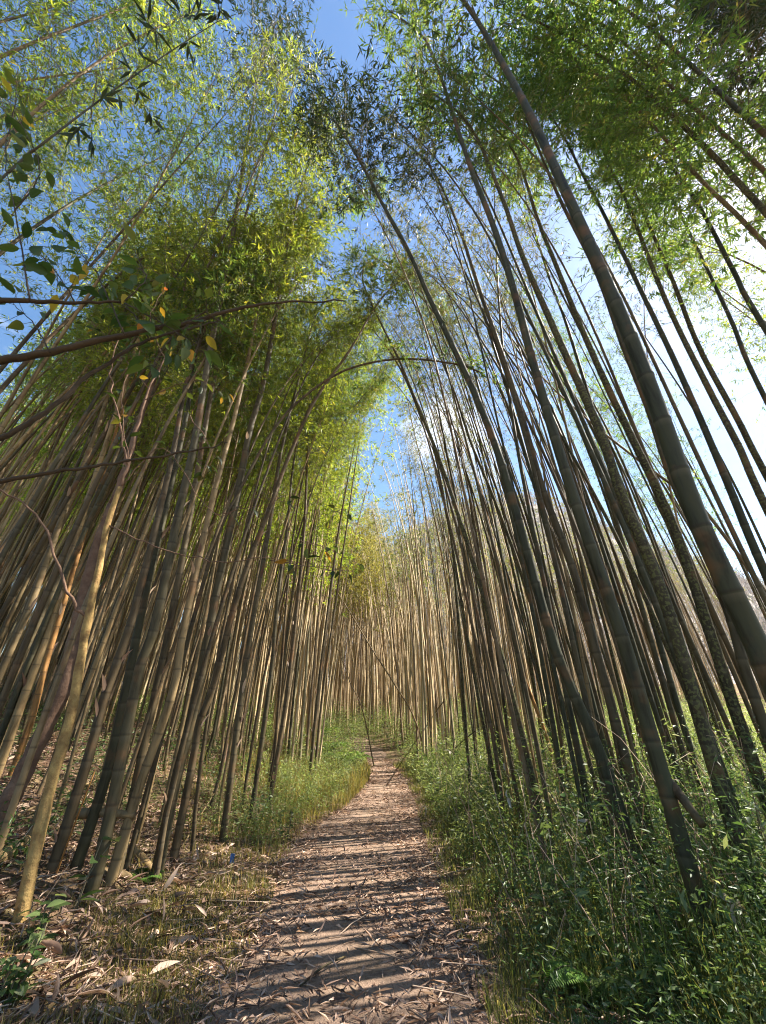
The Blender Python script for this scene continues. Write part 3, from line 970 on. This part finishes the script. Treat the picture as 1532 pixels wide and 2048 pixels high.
trunk = to_ground(px_curve([(36, 1850), (75, 1683), (104, 1559), (140, 1438), (163, 1308), (176, 1239), (195, 1150), (215, 1050), (240, 975)], 3.75))
org = trunk[0].copy()
tree = empty('forked_tree', org)
a = Acc()
add_tube(a, trunk - org, np.linspace(0.046, 0.026, len(trunk)) * (1 + 0.05 * np.sin(np.arange(len(trunk)) * 0.9) + 0.10 * np.exp(-((np.arange(len(trunk)) - len(trunk) + 19) / 2.5) ** 2)), 12)
a.obj('trunk', [M['sunlitbark']], tree)
limbs = [([(238, 980), (255, 930), (290, 800), (330, 715)], 0.025, 0.008, 3.0),
         ([(176, 1239), (150, 1190), (110, 1060), (50, 1010), (-30, 985)], 0.016, 0.006, 2.6),
         ([(255, 930), (252, 860), (245, 780), (280, 700)], 0.014, 0.005, 2.6),
         ([(215, 1050), (330, 1100), (440, 1125), (540, 1120), (650, 1137), (700, 1140)], 0.007, 0.002, 2.9),
         ([(240, 975), (330, 900), (430, 1030), (500, 1010), (575, 1000)], 0.006, 0.002, 2.9)]
for pts, r0, r1, Yb in limbs:
    P = px_curve(pts, 3.75)
    P[:, 1] += np.linspace(0, Yb - 3.0, len(P))
    a = Acc()
    add_tube(a, P - org, np.linspace(r0, r1, len(P)), 8)
    a.obj('branch', [M['bark']], tree)
a = Acc()
for pts, n, Yb in (([(330, 715), (300, 640), (330, 560), (260, 520)], 16, 2.5), ([(255, 930), (245, 780), (280, 700)], 12, 2.6), ([(290, 800), (380, 760), (450, 780)], 14, 2.7),
                   ([(540, 1120), (650, 1137), (700, 1140)], 7, 2.9), ([(430, 1030), (575, 1000)], 4, 2.9), ([(380, 830), (420, 900), (400, 960)], 8, 2.8),
                   ([(600, 1080), (640, 1090), (720, 1130)], 6, 3.2), ([(690, 1020), (640, 1030)], 4, 3.2)):
    P = px_curve(pts, Yb + 0.6)
    add_tube(a, P - org, np.linspace(0.005, 0.002, len(P)), 5, 1)
    branch_leaves(a, P - org, int(n * 1.5), 0.115, spread=0.14)
a.obj('foliage', [M['broad'], M['bark']], tree)
tag(tree, 'small forked tree with sunlight painted yellow on its trunk and yellowing broad leaves', 'tree')

P = to_ground(px_curve([(7, 1624), (40, 1560), (75, 1487), (124, 1383), (150, 1275), (168, 1190), (195, 1090), (225, 1010)], 4.4))
org = P[0].copy()
tree = empty('reddish_tree', org)
a = Acc()
add_tube(a, P - org, np.linspace(0.085, 0.055, len(P)) * (1 + 0.06 * np.sin(np.arange(len(P)) * 1.3)), 14)
a.obj('trunk', [M['bark']], tree)
a = Acc()
P2 = px_curve([(225, 1010), (262, 900), (300, 780), (350, 650), (380, 520)], 4.4)
add_tube(a, P2 - org, np.linspace(0.05, 0.012, len(P2)), 10)
a.obj('branch', [M['bark']], tree)
a = Acc()
for pts in ([(300, 780), (230, 690), (180, 640)], [(350, 650), (420, 600), (450, 560)], [(380, 520), (330, 430), (350, 380)]):
    PP = px_curve(pts, 4.2)
    add_tube(a, PP - org, np.linspace(0.01, 0.003, len(PP)), 5, 1)
    branch_leaves(a, PP - org, 26, 0.10, spread=0.2)
a.obj('foliage', [M['broad'], M['bark']], tree)
tag(tree, 'dark reddish tree trunk leaning behind the yellow forked tree', 'tree')

# tree standing just outside the frame whose branches reach in
org = np.array([-3.1, 1.5, float(ground_z(-3.1, 1.5)) - 0.1])
tree = empty('overhanging_tree', org)
a = Acc()
tp = catmull([org, org + [0.05, 0.1, 1.2], org + [-0.15, 0.05, 2.2], org + [-0.5, 0.0, 3.2]], 6)
add_tube(a, tp - org, np.linspace(0.09, 0.04, len(tp)), 10)
a.obj('trunk', [M['darkbark']], tree)
BR = [([(-20, 724), (100, 705), (250, 670), (380, 645), (460, 620), (560, 605), (690, 602)], 1.75, 0.021, 0.004, 0.9),
      ([(-20, 885), (90, 825), (200, 735), (300, 680), (390, 655), (440, 640)], 1.9, 0.014, 0.004, 0.9),
      ([(-20, 598), (60, 602), (150, 606), (245, 604)], 1.6, 0.016, 0.006, 1.2),
      ([(-20, 967), (130, 940), (250, 925), (400, 900), (455, 885)], 2.2, 0.013, 0.003, 1.0)]
lv = Acc()
for pts, Yb, r0, r1, hz in BR:
    P = px_curve(pts, Yb * 0.72)
    root = np.array([-3.05, 1.55, P[0][2] - 0.35])
    P = np.vstack([catmull([root, (root + P[0]) / 2 + [0, 0, 0.05], P[0]], 4)[:-1], P])
    a = Acc()
    add_tube(a, P - org, np.linspace(r0 * 1.1, r1 * 0.8, len(P)), 8)
    a.obj('branch', [M['darkbark']], tree)
TW = [([(250, 670), (200, 560), (150, 490), (110, 450)], 1.7, 14), ([(150, 606), (110, 540), (60, 490)], 1.6, 12), ([(245, 604), (290, 560), (270, 500)], 1.6, 11),
      ([(300, 680), (260, 620), (220, 600)], 1.8, 10), ([(245, 604), (330, 650), (400, 690)], 1.7, 10), ([(380, 645), (330, 690), (300, 740)], 1.75, 9),
      ([(380, 645), (410, 625), (450, 650)], 1.7, 5), ([(100, 705), (70, 650), (20, 600)], 1.7, 6), ([(60, 602), (30, 420), (10, 300), (40, 180)], 1.4, 20), ([(30, 420), (80, 330), (20, 210)], 1.4, 12)]
for pts, Yb, n in TW:
    P = px_curve(pts, Yb * 0.72)
    add_tube(lv, P - org, np.linspace(0.004, 0.0015, len(P)), 5, 1)
    branch_leaves(lv, P - org, int(n * 1.6), 0.09, spread=0.10)
lv.obj('foliage', [M['broad'], M['darkbark']], tree)
tag(tree, 'dark leafy branches reaching in from a tree at the left edge', 'tree')

# ------------------------------------------------------------------ things on the floor
def log_obj(p0, p1, r, label, m='tan', cat='fallen culm', name='fallen_culm', group=None, sag=0.02):
    p0, p1 = np.array(p0, float), np.array(p1, float)
    o = empty(name, p0)
    P = catmull([p0 - p0, (p1 - p0) * 0.5 + [0, 0, sag], p1 - p0], 6)
    cv = Curve(P)
    a = Acc()
    PP, R, nv = culm_mesh(cv, r, 10, 0.3, 0.8)
    add_tube(a, PP, R, 10, 0, nv)
    a.obj('culm', [M[m]], o, attr='node')
    tag(o, label, cat, group)
    return o


def gp(px, py, up=0.0):
    p = on_ground(px, py)
    p[2] += up
    return p


log_obj(on_plane(150, 1628, 4.6), on_plane(270, 1632, 4.7), 0.038, 'short tan bamboo culm lying level between the left culms', group='fallen bamboo culms')
log_obj(gp(-10, 1735, .04), gp(60, 1690, .05), 0.05, 'thick bleached culm lying in dry leaves at the left edge', group='fallen bamboo culms')
log_obj(gp(250, 1700, .03), gp(300, 1745, .03), 0.045, 'brown culm piece lying at the foot of the stout dark bamboo', group='fallen bamboo culms')
log_obj(gp(200, 1757, .03), gp(258, 1765, .03), 0.04, 'tan culm stub lying in litter near the small yellow-green fern', group='fallen bamboo culms')
log_obj(gp(0, 1660, .06), gp(190, 1600, .25), 0.012, 'thin dry stick lying across the litter behind the forked tree', group='dry sticks')
log_obj(gp(362, 1700, .02), gp(440, 1600, .3), 0.009, 'thin dry stick leaning in the grass right of the stout dark bamboo', group='dry sticks')
log_obj(gp(108, 1760, .0), on_plane(190, 1540, 3.9), 0.007, 'thin reddish stick leaning upright beside the forked tree', 'orange', group='dry sticks')
log_obj(on_plane(1325, 1550, 3.4), on_plane(1405, 1650, 3.1), 0.03, 'broken pale culm leaning in the shaded undergrowth on the right', group='fallen bamboo culms')
log_obj(gp(900, 1530, .3), on_plane(950, 1462, 9.5), 0.016, 'dark dead stick poking out of the bushes right of the path', 'moss', group='dry sticks')
log_obj(gp(858, 1452, .2), on_plane(888, 1402, 12), 0.02, 'dark dead stick standing among far bushes by the thicket', 'moss', group='dry sticks')
log_obj(gp(600, 1985, .03), gp(690, 1925, .03), 0.006, 'straw-thin dry stick lying on the near path', group='dry sticks')

# cut stump of a thick culm
p = gp(437, 1555)
o = empty('stump', p)
a = Acc()
top = on_plane(450, 1487, p[1]) - p
P = np.array([[0, 0, -0.1], [0, 0, 0.0] + top * 0.02, top * 0.5, top * 0.97, top])
add_tube(a, P, [0.085, 0.083, 0.075, 0.07, 0.066], 14)
a.obj('stump_wood', [M['bark']], o)
a = Acc()
add_tube(a, np.array([top * 1.0, top * 1.0 + [0, 0, 0.004]]), [0.06, 0.058], 14)
a.obj('cut_face', [M['tan']], o, attr='node')
tag(o, 'cut reddish tree stump standing in the sunlit grass on the left', 'stump')

# blue scrap
p = gp(458, 1732)
a = Acc()
u = np.linspace(0, 1, 6)
V = np.array([[x * 0.05, 0.01 * math.sin(x * 5), z * 0.09 + 0.02] for x in u for z in u])
V2 = V + [0.0, 0.006, 0.0]
i, j = np.meshgrid(np.arange(5), np.arange(5), indexing='ij')
q = np.stack([i * 6 + j, (i + 1) * 6 + j, (i + 1) * 6 + j + 1, i * 6 + j + 1], -1).reshape(-1, 4)
rim = np.concatenate([np.arange(0, 6), np.arange(11, 36, 6), np.arange(34, 29, -1), np.arange(24, 0, -6)])
rq = np.stack([rim, rim + 36, np.roll(rim, -1) + 36, np.roll(rim, -1)], -1)
a.add(np.vstack([V, V2]) + p, [q, q[:, ::-1] + 36, rq])
tag(a.obj('plastic_scrap', [M['blue']]), 'small blue plastic scrap caught in the grass left of the path', 'litter')

# ferns
def fern(p, size, n, label, seed, group='ferns', m='fern', tiltup=0.9):
    o = empty('fern', p)
    for k in range(n):
        az = 2 * np.pi * (k + rng.uniform(-.3, .3)) / n
        L = size * rng.uniform(0.75, 1.15)
        u = np.linspace(0, 1, 12)
        H = np.array([math.cos(az), math.sin(az), 0])
        P = H[None] * (L * u * 0.85)[:, None] + np.array([0, 0, 1.0]) * (L * (tiltup * u - 0.75 * u ** 2.2))[:, None]
        a = Acc()
        add_tube(a, P, 0.004 * (1 - 0.8 * u), 4, 1)
        cv = Curve(P)
        uu = np.repeat(np.linspace(0.12, 0.99, 30), 2)
        B = cv.at(uu * cv.L)
        T = cv.tan(uu * cv.L)
        sd = unit(np.cross(T, [0, 0, 1.0])) * np.tile([1, -1], 30)[:, None]
        ln = L * 0.30 * np.sin(np.clip(uu * 1.05, 0, 1) * np.pi) ** 0.8 * (1.15 - uu * 0.5) + 0.01
        leaves4(a, B, unit(sd + T * 0.45 + [0, 0, -0.15]), np.tile([[0, 0, 1.0]], (60, 1)), ln, ln * 0.24, 0, fold=0.1)
        a.obj('frond', [M[m], M['twig']], o)
    tag(o, label, 'fern', group)


FE = [(990, 1452, 9.0, 0.9, 'bright fern at the right edge of the far bushes under the thin culms'), (700, 1445, 15.0, 1.1, 'arching fern over the narrow end of the path'),
      (660, 1440, 17.0, 1.2, 'pale green fern left of the narrow end of the path'), (640, 1400, 20.0, 1.3, 'tall fern below the far thicket left of the path'),
      (285, 1765, 0, 0.24, 'small yellow-green fern beside the near left grass'), (1130, 1435, 6.5, 0.5, 'small bright fern among dark culm feet on the right'),
      (1290, 1920, 0, 0.5, 'dark fern in the shade near the bottom right corner'), (1430, 1990, 0, 0.55, 'dark fern lowest in the bottom right corner'),
      (1190, 1980, 0, 0.45, 'dim fern at the bottom edge right of the path'), (1480, 1860, 0, 0.5, 'dim fern at the right edge below the culm feet')]
for q, (px, py, Yb, sz, lab) in enumerate(FE):
    if Yb:
        p = on_plane(px, py, Yb)
        p[2] = float(ground_z(p[0], p[1]))
        sz = sz
    else:
        p = gp(px, py)
    fern(p, sz, 9 if sz > .4 else 6, lab, q)


# leafy weeds and broad-leaved plants
def plant(name, p, h, nst, nlf, size, label, cat, group=None, m='herb', lean=0.25):
    o = empty(name, p)
    for k in range(nst):
        d = unit(np.array([rng.normal(0, lean), rng.normal(0, lean), 1.0]))
        hh = h * rng.uniform(0.7, 1.1)
        b = np.array([rng.normal(0, .04), rng.normal(0, .04), -0.03])
        P = catmull([b, b + d * hh * 0.5 + rdir(1)[0] * 0.03, b + d * hh + np.array([d[0], d[1], -.1]) * 0.15 * hh], 5)
        a = Acc()
        add_tube(a, P, np.linspace(0.006, 0.003, len(P)), 5, 0)
        st = a.obj('stem', [M['twig']], o)
        cv = Curve(P)
        s = cv.L * np.linspace(0.2, 1, nlf)
        B = cv.at(s)
        az = np.arange(nlf) * 2.4 + rng.random()
        D = np.stack([np.cos(az), np.sin(az), rng.uniform(-0.2, 0.5, nlf)], -1)
        a = Acc()
        leaves10(a, B, D, rdir(nlf, 3), size * rng.uniform(.7, 1.2, nlf), size * 0.42 * rng.uniform(.8, 1.2, nlf), 0)
        a.obj('leaves', [M[m]], o)
    tag(o, label, cat, group)


plant('weed', gp(515, 1665), 0.62, 6, 14, 0.08, 'dark leafy weed tuft at the left edge of the path', 'weed', 'weeds by the path')
plant('weed', gp(565, 1690), 0.5, 3, 22, 0.07, 'single dark drooping weed nearest the path on its left', 'weed', 'weeds by the path', lean=0.1)
plant('broad_leaved_plant', gp(30, 2010), 0.32, 6, 8, 0.10, 'shaded broad-leaved plant in the bottom left corner', 'plant', 'broad-leaved plants')
plant('broad_leaved_plant', gp(50, 1900), 0.32, 4, 6, 0.11, 'green broad-leaved plant at the foot of the yellow forked tree', 'plant', 'broad-leaved plants')
plant('broad_leaved_plant', gp(130, 1830), 0.45, 2, 4, 0.17, 'plant with one long arching leaf beside the forked tree', 'plant', 'broad-leaved plants')
plant('broad_leaved_plant', gp(1500, 1800), 0.9, 5, 9, 0.15, 'tall leafy plant at the right edge under the mossy culms', 'plant', 'broad-leaved plants')
plant('broad_leaved_plant', gp(1380, 1900), 0.6, 5, 9, 0.16, 'dark leafy plant in the shaded lower right corner', 'plant', 'broad-leaved plants')
plant('broad_leaved_plant', gp(1110, 1890), 0.55, 5, 10, 0.10, 'dark low plant right of the near path', 'plant', 'broad-leaved plants')
plant('broad_leaved_plant', on_plane(1190, 1600, 4.6) * [1, 1, 0] + [0, 0, float(ground_z(2.4, 4.6))], 1.15, 4, 12, 0.13, 'bright leafy sapling in front of the second thickest right culm', 'plant', 'broad-leaved plants')

# bleached curled leaves standing out in the bushes
for px, py, Yb, lab in ((900, 1503, 9, 'pale curled leaf on the bushes nearest the path'), (1010, 1525, 6.5, 'white curled leaf on the bushes in front of the leaning path-side culm'),
                        (1015, 1595, 5.2, 'large white dead leaf among the dark right undergrowth'), (850, 1612, 8.0, 'white leaf lying at the right edge of the path'),
                        (1470, 1805, 3.0, 'white dead leaf by the right edge of the frame'), (1180, 1645, 4.2, 'long white leaf in the middle of the right undergrowth')):
    p = on_plane(px, py, Yb)
    a = Acc()
    n = 3
    leaves10(a, np.zeros((n, 3)), rdir(n, 0.2), rdir(n, 2), rng.uniform(.08, .15, n), rng.uniform(.025, .045, n), 0, droop=0.6, fold=0.3)
    add_tube(a, np.array([[0, 0, 0], [0.01, 0.02, -0.25], [0, 0.05, float(ground_z(p[0], p[1] + .05)) - p[2] - 0.02]]), [.003, .004, .005], 4, 1)
    o = a.obj('bleached_leaf', [M['pale'], M['twig']])
    o.location = p
    tag(o, lab, 'dead leaf', 'bleached leaves')

# ------------------------------------------------------------------ ground cover (stuff)
def scatter(n, xr, yr, dens):
    x = rng.uniform(*xr, n * 4)
    y = yr[0] + (yr[1] - yr[0]) * rng.random(n * 4) ** 1.7
    d = np.clip(dens(x, y), 0, 1)
    ok = rng.random(len(x)) < d
    x, y = x[ok][:n], y[ok][:n]
    return x, y, ground_z(x, y)


def patch(x, y, f=1.0, ph=0.0):
    return 0.5 + 0.25 * np.sin(x * 2.3 * f + 1.3 * np.sin(y * 1.9 * f + ph) + ph) + 0.25 * np.sin(y * 3.1 * f + 1.7 * np.sin(x * 2.7 * f) + 2 * ph)


# dry bamboo leaves on path and floor
def litter_d(x, y):
    u = np.abs(x - xc(y)) / hw(y)
    onp = 0.42 + 0.5 * np.clip((u - 0.35) * 1.6, 0, 1) + 0.9 * (patch(x, y, 1.4, .5) - .5)
    return np.where(u < 1.05, onp, np.where(x < xc(y), 0.75 * (0.35 + patch(x, y, .7)), 0.22))


x, y, z = scatter(80000, (-7, 5), (1.2, 17), litter_d)
n = len(x)
a = Acc()
lay = rng.random(n)
D = unit(np.stack([rng.normal(size=n), rng.normal(size=n), rng.normal(0, .28, n)], -1))
leaves4(a, np.stack([x, y, z + 0.012 + 0.03 * lay], -1), D, rdir(n, 2.2), rng.uniform(.035, .15, n), rng.uniform(.006, .020, n), 0, fold=0.4)
tag(a.obj('leaf_litter', [M['litter']]), 'carpet of dry pinkish bamboo leaves on the path and floor', 'leaf litter', kind='stuff')

# twigs among the litter
x, y, z = scatter(2600, (-7, 3), (1.4, 12), lambda x, y: np.where(np.abs(x - xc(y)) < hw(y), .15, .6))
n = len(x)
a = Acc()
for q in range(n):
    d = unit(np.array([rng.normal(), rng.normal(), rng.normal(0, .12)])) * rng.uniform(.08, .7)
    b = np.array([x[q], y[q], z[q] + .03])
    add_tube(a, np.stack([b - d * .5, b + rdir(1)[0] * .02, b + d * .5]), rng.uniform(.0015, .004), 4, 0, float(rng.random()), caps=False)
tag(a.obj('twig_litter', [M['litter']]), 'broken dry twigs lying among the fallen leaves', 'twig litter', kind='stuff')

# culm sheaths
x, y, z = scatter(900, (-7, -1.3), (3.2, 11), lambda x, y: np.where(x < xc(y) - hw(y), 0.8, 0.03))
n = len(x)
a = Acc()
D = unit(np.stack([rng.normal(size=n), rng.normal(size=n), rng.normal(0, .25, n)], -1))
leaves10(a, np.stack([x, y, z + 0.04], -1), D, rdir(n, 1.5), rng.uniform(.09, .22, n), rng.uniform(.025, .055, n), 0, fold=0.35, droop=0.1)
tag(a.obj('sheath_litter', [M['litter']]), 'fallen papery culm sheaths scattered under the left stand', 'sheath litter', kind='stuff')


def grass_obj(name, x, y, h, w_, m, label, lean=0.35):
    n = len(x)
    z = ground_z(x, y)
    B = np.stack([x, y, z - 0.01], -1)
    az = rng.uniform(0, 2 * np.pi, n)
    H = np.stack([np.cos(az), np.sin(az), np.zeros(n)], -1)
    sd = np.stack([-np.sin(az), np.cos(az), np.zeros(n)], -1)
    ln = np.abs(rng.normal(0, lean, n))[:, None] + 0.1
    h = h[:, None]
    w_ = w_[:, None]
    m1 = B + np.array([0, 0, 1.0]) * h * 0.55 + H * h * ln * 0.35
    tp = B + np.array([0, 0, 1.0]) * h * (1 - 0.3 * ln) + H * h * ln * 1.1
    V = np.stack([B - sd * w_, B + sd * w_, m1 + sd * w_ * .8, m1 - sd * w_ * .8, tp], 1).reshape(-1, 3)
    i = np.arange(n)[:, None] * 5
    a = Acc()
    a.add(V, [i + np.array([[0, 1, 2, 3]]), i + np.array([[3, 2, 4]])], 0, np.repeat(np.clip(rng.beta(2, 2, n), 0, 1), 5))
    return tag(a.obj(name, [M[m]]), label, 'grass', kind='stuff')


def gl(x, y):
    d = xc(y) - hw(y) - x
    e = np.exp(-((d - 0.6) / 0.9) ** 2) * (0.3 + 0.9 * patch(x, y, 1.1, 2))
    mound = np.exp(-((y - 11) / 3.0) ** 2 - ((d - 0.4) / 1.6) ** 2)
    near = np.exp(-((y - 4.0) / 1.6) ** 2 - ((d - 0.5) / 0.8) ** 2)
    return np.where(d > -0.06, np.maximum(np.maximum(0.55 * e, 0.9 * mound), near), 0)


x, y, _ = scatter(60000, (-6, 1), (1.4, 18), gl)
gh = rng.uniform(.06, .20, len(x)) * (0.7 + 1.7 * np.exp(-((y - 11) / 3.5) ** 2)) * (0.8 + 0.03 * y) * (0.3 + 1.1 * patch(x, y, 2.1, 3.3))
grass_obj('dry_grass', x, y, gh, rng.uniform(.0018, .004, len(x)) * (0.7 + 0.07 * y), 'grass', 'short yellow-green grass along the left edge of the path')


def gr(x, y):
    d = x - xc(y) - hw(y)
    return np.where(d > -0.1, 0.9 * np.exp(-(d / 1.3) ** 2) * np.clip(patch(x, y, 1.9, 4) * 1.5 - .1, 0.1, 1), 0)


x, y, _ = scatter(60000, (-0.5, 5), (1.6, 16), gr)
d = x - xc(y) - hw(y)
gh = rng.uniform(.08, .42, len(x)) * (0.4 + np.clip(d, 0, 1.2)) * (0.35 + 0.95 * patch(x, y, 1.7, 1.0))
grass_obj('tall_grass', x, y, gh, rng.uniform(.0018, .0038, len(x)) * (0.7 + 0.07 * y), 'grass_green', 'taller wispy grass along the right edge of the path', 0.3)


def herbs(name, x, y, h, lsz, nl, m, label, green=0.0):
    n = len(x)
    z = ground_z(x, y)
    B = np.stack([x, y, z - 0.02], -1)
    d = unit(np.stack([rng.normal(0, .3, n), rng.normal(0, .3, n), np.ones(n)], -1))
    a = Acc()
    sd = unit(np.cross(d, rdir(n))) * 0.003
    V = np.stack([B - sd, B + sd, B + d * h[:, None]], 1).reshape(-1, 3)
    a.add(V, [np.arange(len(V)).reshape(-1, 3)], 0, np.full(len(V), 0.3))
    f = rng.uniform(0.25, 1.0, (n, nl))
    LB = (B[:, None] + d[:, None] * (h[:, None] * f)[..., None] + rng.normal(0, .05, (n, nl, 3))).reshape(-1, 3)
    k = n * nl
    LD = unit(np.stack([rng.normal(size=k), rng.normal(size=k), rng.normal(0.15, .45, k)], -1))
    L = (lsz[:, None] * rng.uniform(.6, 1.3, (n, nl))).ravel()
    av = np.clip(np.repeat(rng.random(n) * .6, nl) + rng.random(k) * .4, 0, 1)
    leaves4(a, LB, LD, rdir(k, 1.5), L, L * rng.uniform(.16, .34, k), 0, av, wide=0.42)
    return tag(a.obj(name, [M[m]]), label, 'undergrowth', kind='stuff')


def ug(x, y):
    d = x - xc(y) - hw(y)
    return np.where(d > 0.15, np.clip(d * 1.1, 0, 1) * np.where(d > 4, .4, 1), 0)


x, y, _ = scatter(8500, (0.2, 9), (1.5, 15), ug)
d = x - xc(y) - hw(y)
h = np.clip(0.16 + 0.75 * d, .14, 1.3) * rng.uniform(.4, 1.0, len(x)) * (0.55 + 0.7 * patch(x, y, .8, 2.2))
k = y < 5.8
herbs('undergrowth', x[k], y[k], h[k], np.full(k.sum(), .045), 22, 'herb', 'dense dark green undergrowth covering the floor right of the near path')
k = ~k  # same plants farther off, sunlight put into a paler leaf colour
herbs('sunlit_undergrowth', x[k], y[k], h[k] * 1.1, np.full(k.sum(), .065), 24, 'bush', 'undergrowth right of the path at middle distance, sunlight put into its paler leaves')


x, y, _ = scatter(750, (0.2, 8), (2.8, 13), ug)
herbs('tall_weeds', x, y, rng.uniform(.5, 1.3, len(x)), np.full(len(x), .075), 14, 'herb', 'taller broad-leaved weeds rising out of the right undergrowth')
x, y, _ = scatter(600, (0.2, 7), (3.4, 12), ug)
a = Acc()
for q in range(len(x)):
    h = rng.uniform(.4, 1.2)
    b = np.array([x[q], y[q], float(ground_z(x[q], y[q]))])
    t = b + np.array([rng.normal(0, .3), rng.normal(0, .3), 1.0]) * h
    add_tube(a, np.stack([b, (b + t) / 2 + rdir(1)[0] * .06, t, t + rdir(1)[0] * .25]), [.004, .0035, .0025, .001], 4, 0, float(rng.random()), caps=False)
tag(a.obj('dead_stems', [M['litter']]), 'dry brown stems standing among the right undergrowth', 'dead stems', kind='stuff')


def ugf(x, y):
    return np.where((np.abs(x - xc(y)) > hw(y) + 0.15) | (y > 18.5), np.where(y < 8, 0, 1.0), 0) * np.where(x < xc(y) - hw(y), np.where(y > 12.5, .9, .06), 1)


x = rng.uniform(-9, 17, 12000)
y = rng.uniform(8, 27, 12000)
ok = rng.random(12000) < ugf(x, y)
x, y = x[ok], y[ok]
herbs('far_undergrowth', x, y, rng.uniform(.35, 0.9, len(x)) * (1 + 0.9 * np.clip((y - 13) / 8, 0, 1) * (0.4 + patch(x, y, .7, 1))), np.full(len(x), .085), 18, 'bush', 'sunlit pale green bushes on both sides of the far path')


x, y, _ = scatter(2600, (-5, 0.5), (6.5, 15), lambda x, y: np.where(xc(y) - hw(y) - x > 0.12, np.exp(-((y - 11) / 3.2) ** 2 - ((xc(y) - hw(y) - x - 0.6) / 1.3) ** 2) * (.3 + patch(x, y, 1.6, 3)), 0))
herbs('mound_weeds', x, y, rng.uniform(.15, .8, len(x)) * (.5 + .7 * patch(x, y, 1.2, 5)), np.full(len(x), .055), 15, 'bush', 'yellow-green weeds mixed into the grass mound left of the path')


def lug(x, y):
    return np.where(x < xc(y) - hw(y) - 2.0, 0.6 * patch(x, y, .6, 1), 0)


x, y, _ = scatter(1500, (-14, -2), (4, 18), lug)
herbs('left_undergrowth', x, y, rng.uniform(.15, .6, len(x)), np.full(len(x), .08), 13, 'herb', 'patchy green undergrowth on the bank among the left culms')

# ------------------------------------------------------------------ the air
bm = np.array([[x, y, z] for x in (-420, 420) for y in (-70, 520) for z in (-4.0, 104.0)], float)
a = Acc()
a.add(bm, [np.array([[0, 1, 3, 2], [4, 6, 7, 5], [0, 4, 5, 1], [2, 3, 7, 6], [0, 2, 6, 4], [1, 5, 7, 3]])])
m, t, out = mat('air')
pv = t.nodes.new('ShaderNodeVolumePrincipled')
pv.inputs['Color'].default_value = (0.95, 0.95, 1.0, 1)
pv.inputs['Density'].default_value = 0.00035
pv.inputs['Anisotropy'].default_value = 0.35
t.links.new(pv.outputs['Volume'], out.inputs['Volume'])
o = a.obj('haze', [m], smooth=False)
o['kind'] = 'stuff'
o['label'] = 'thin bright backlit haze in the air'
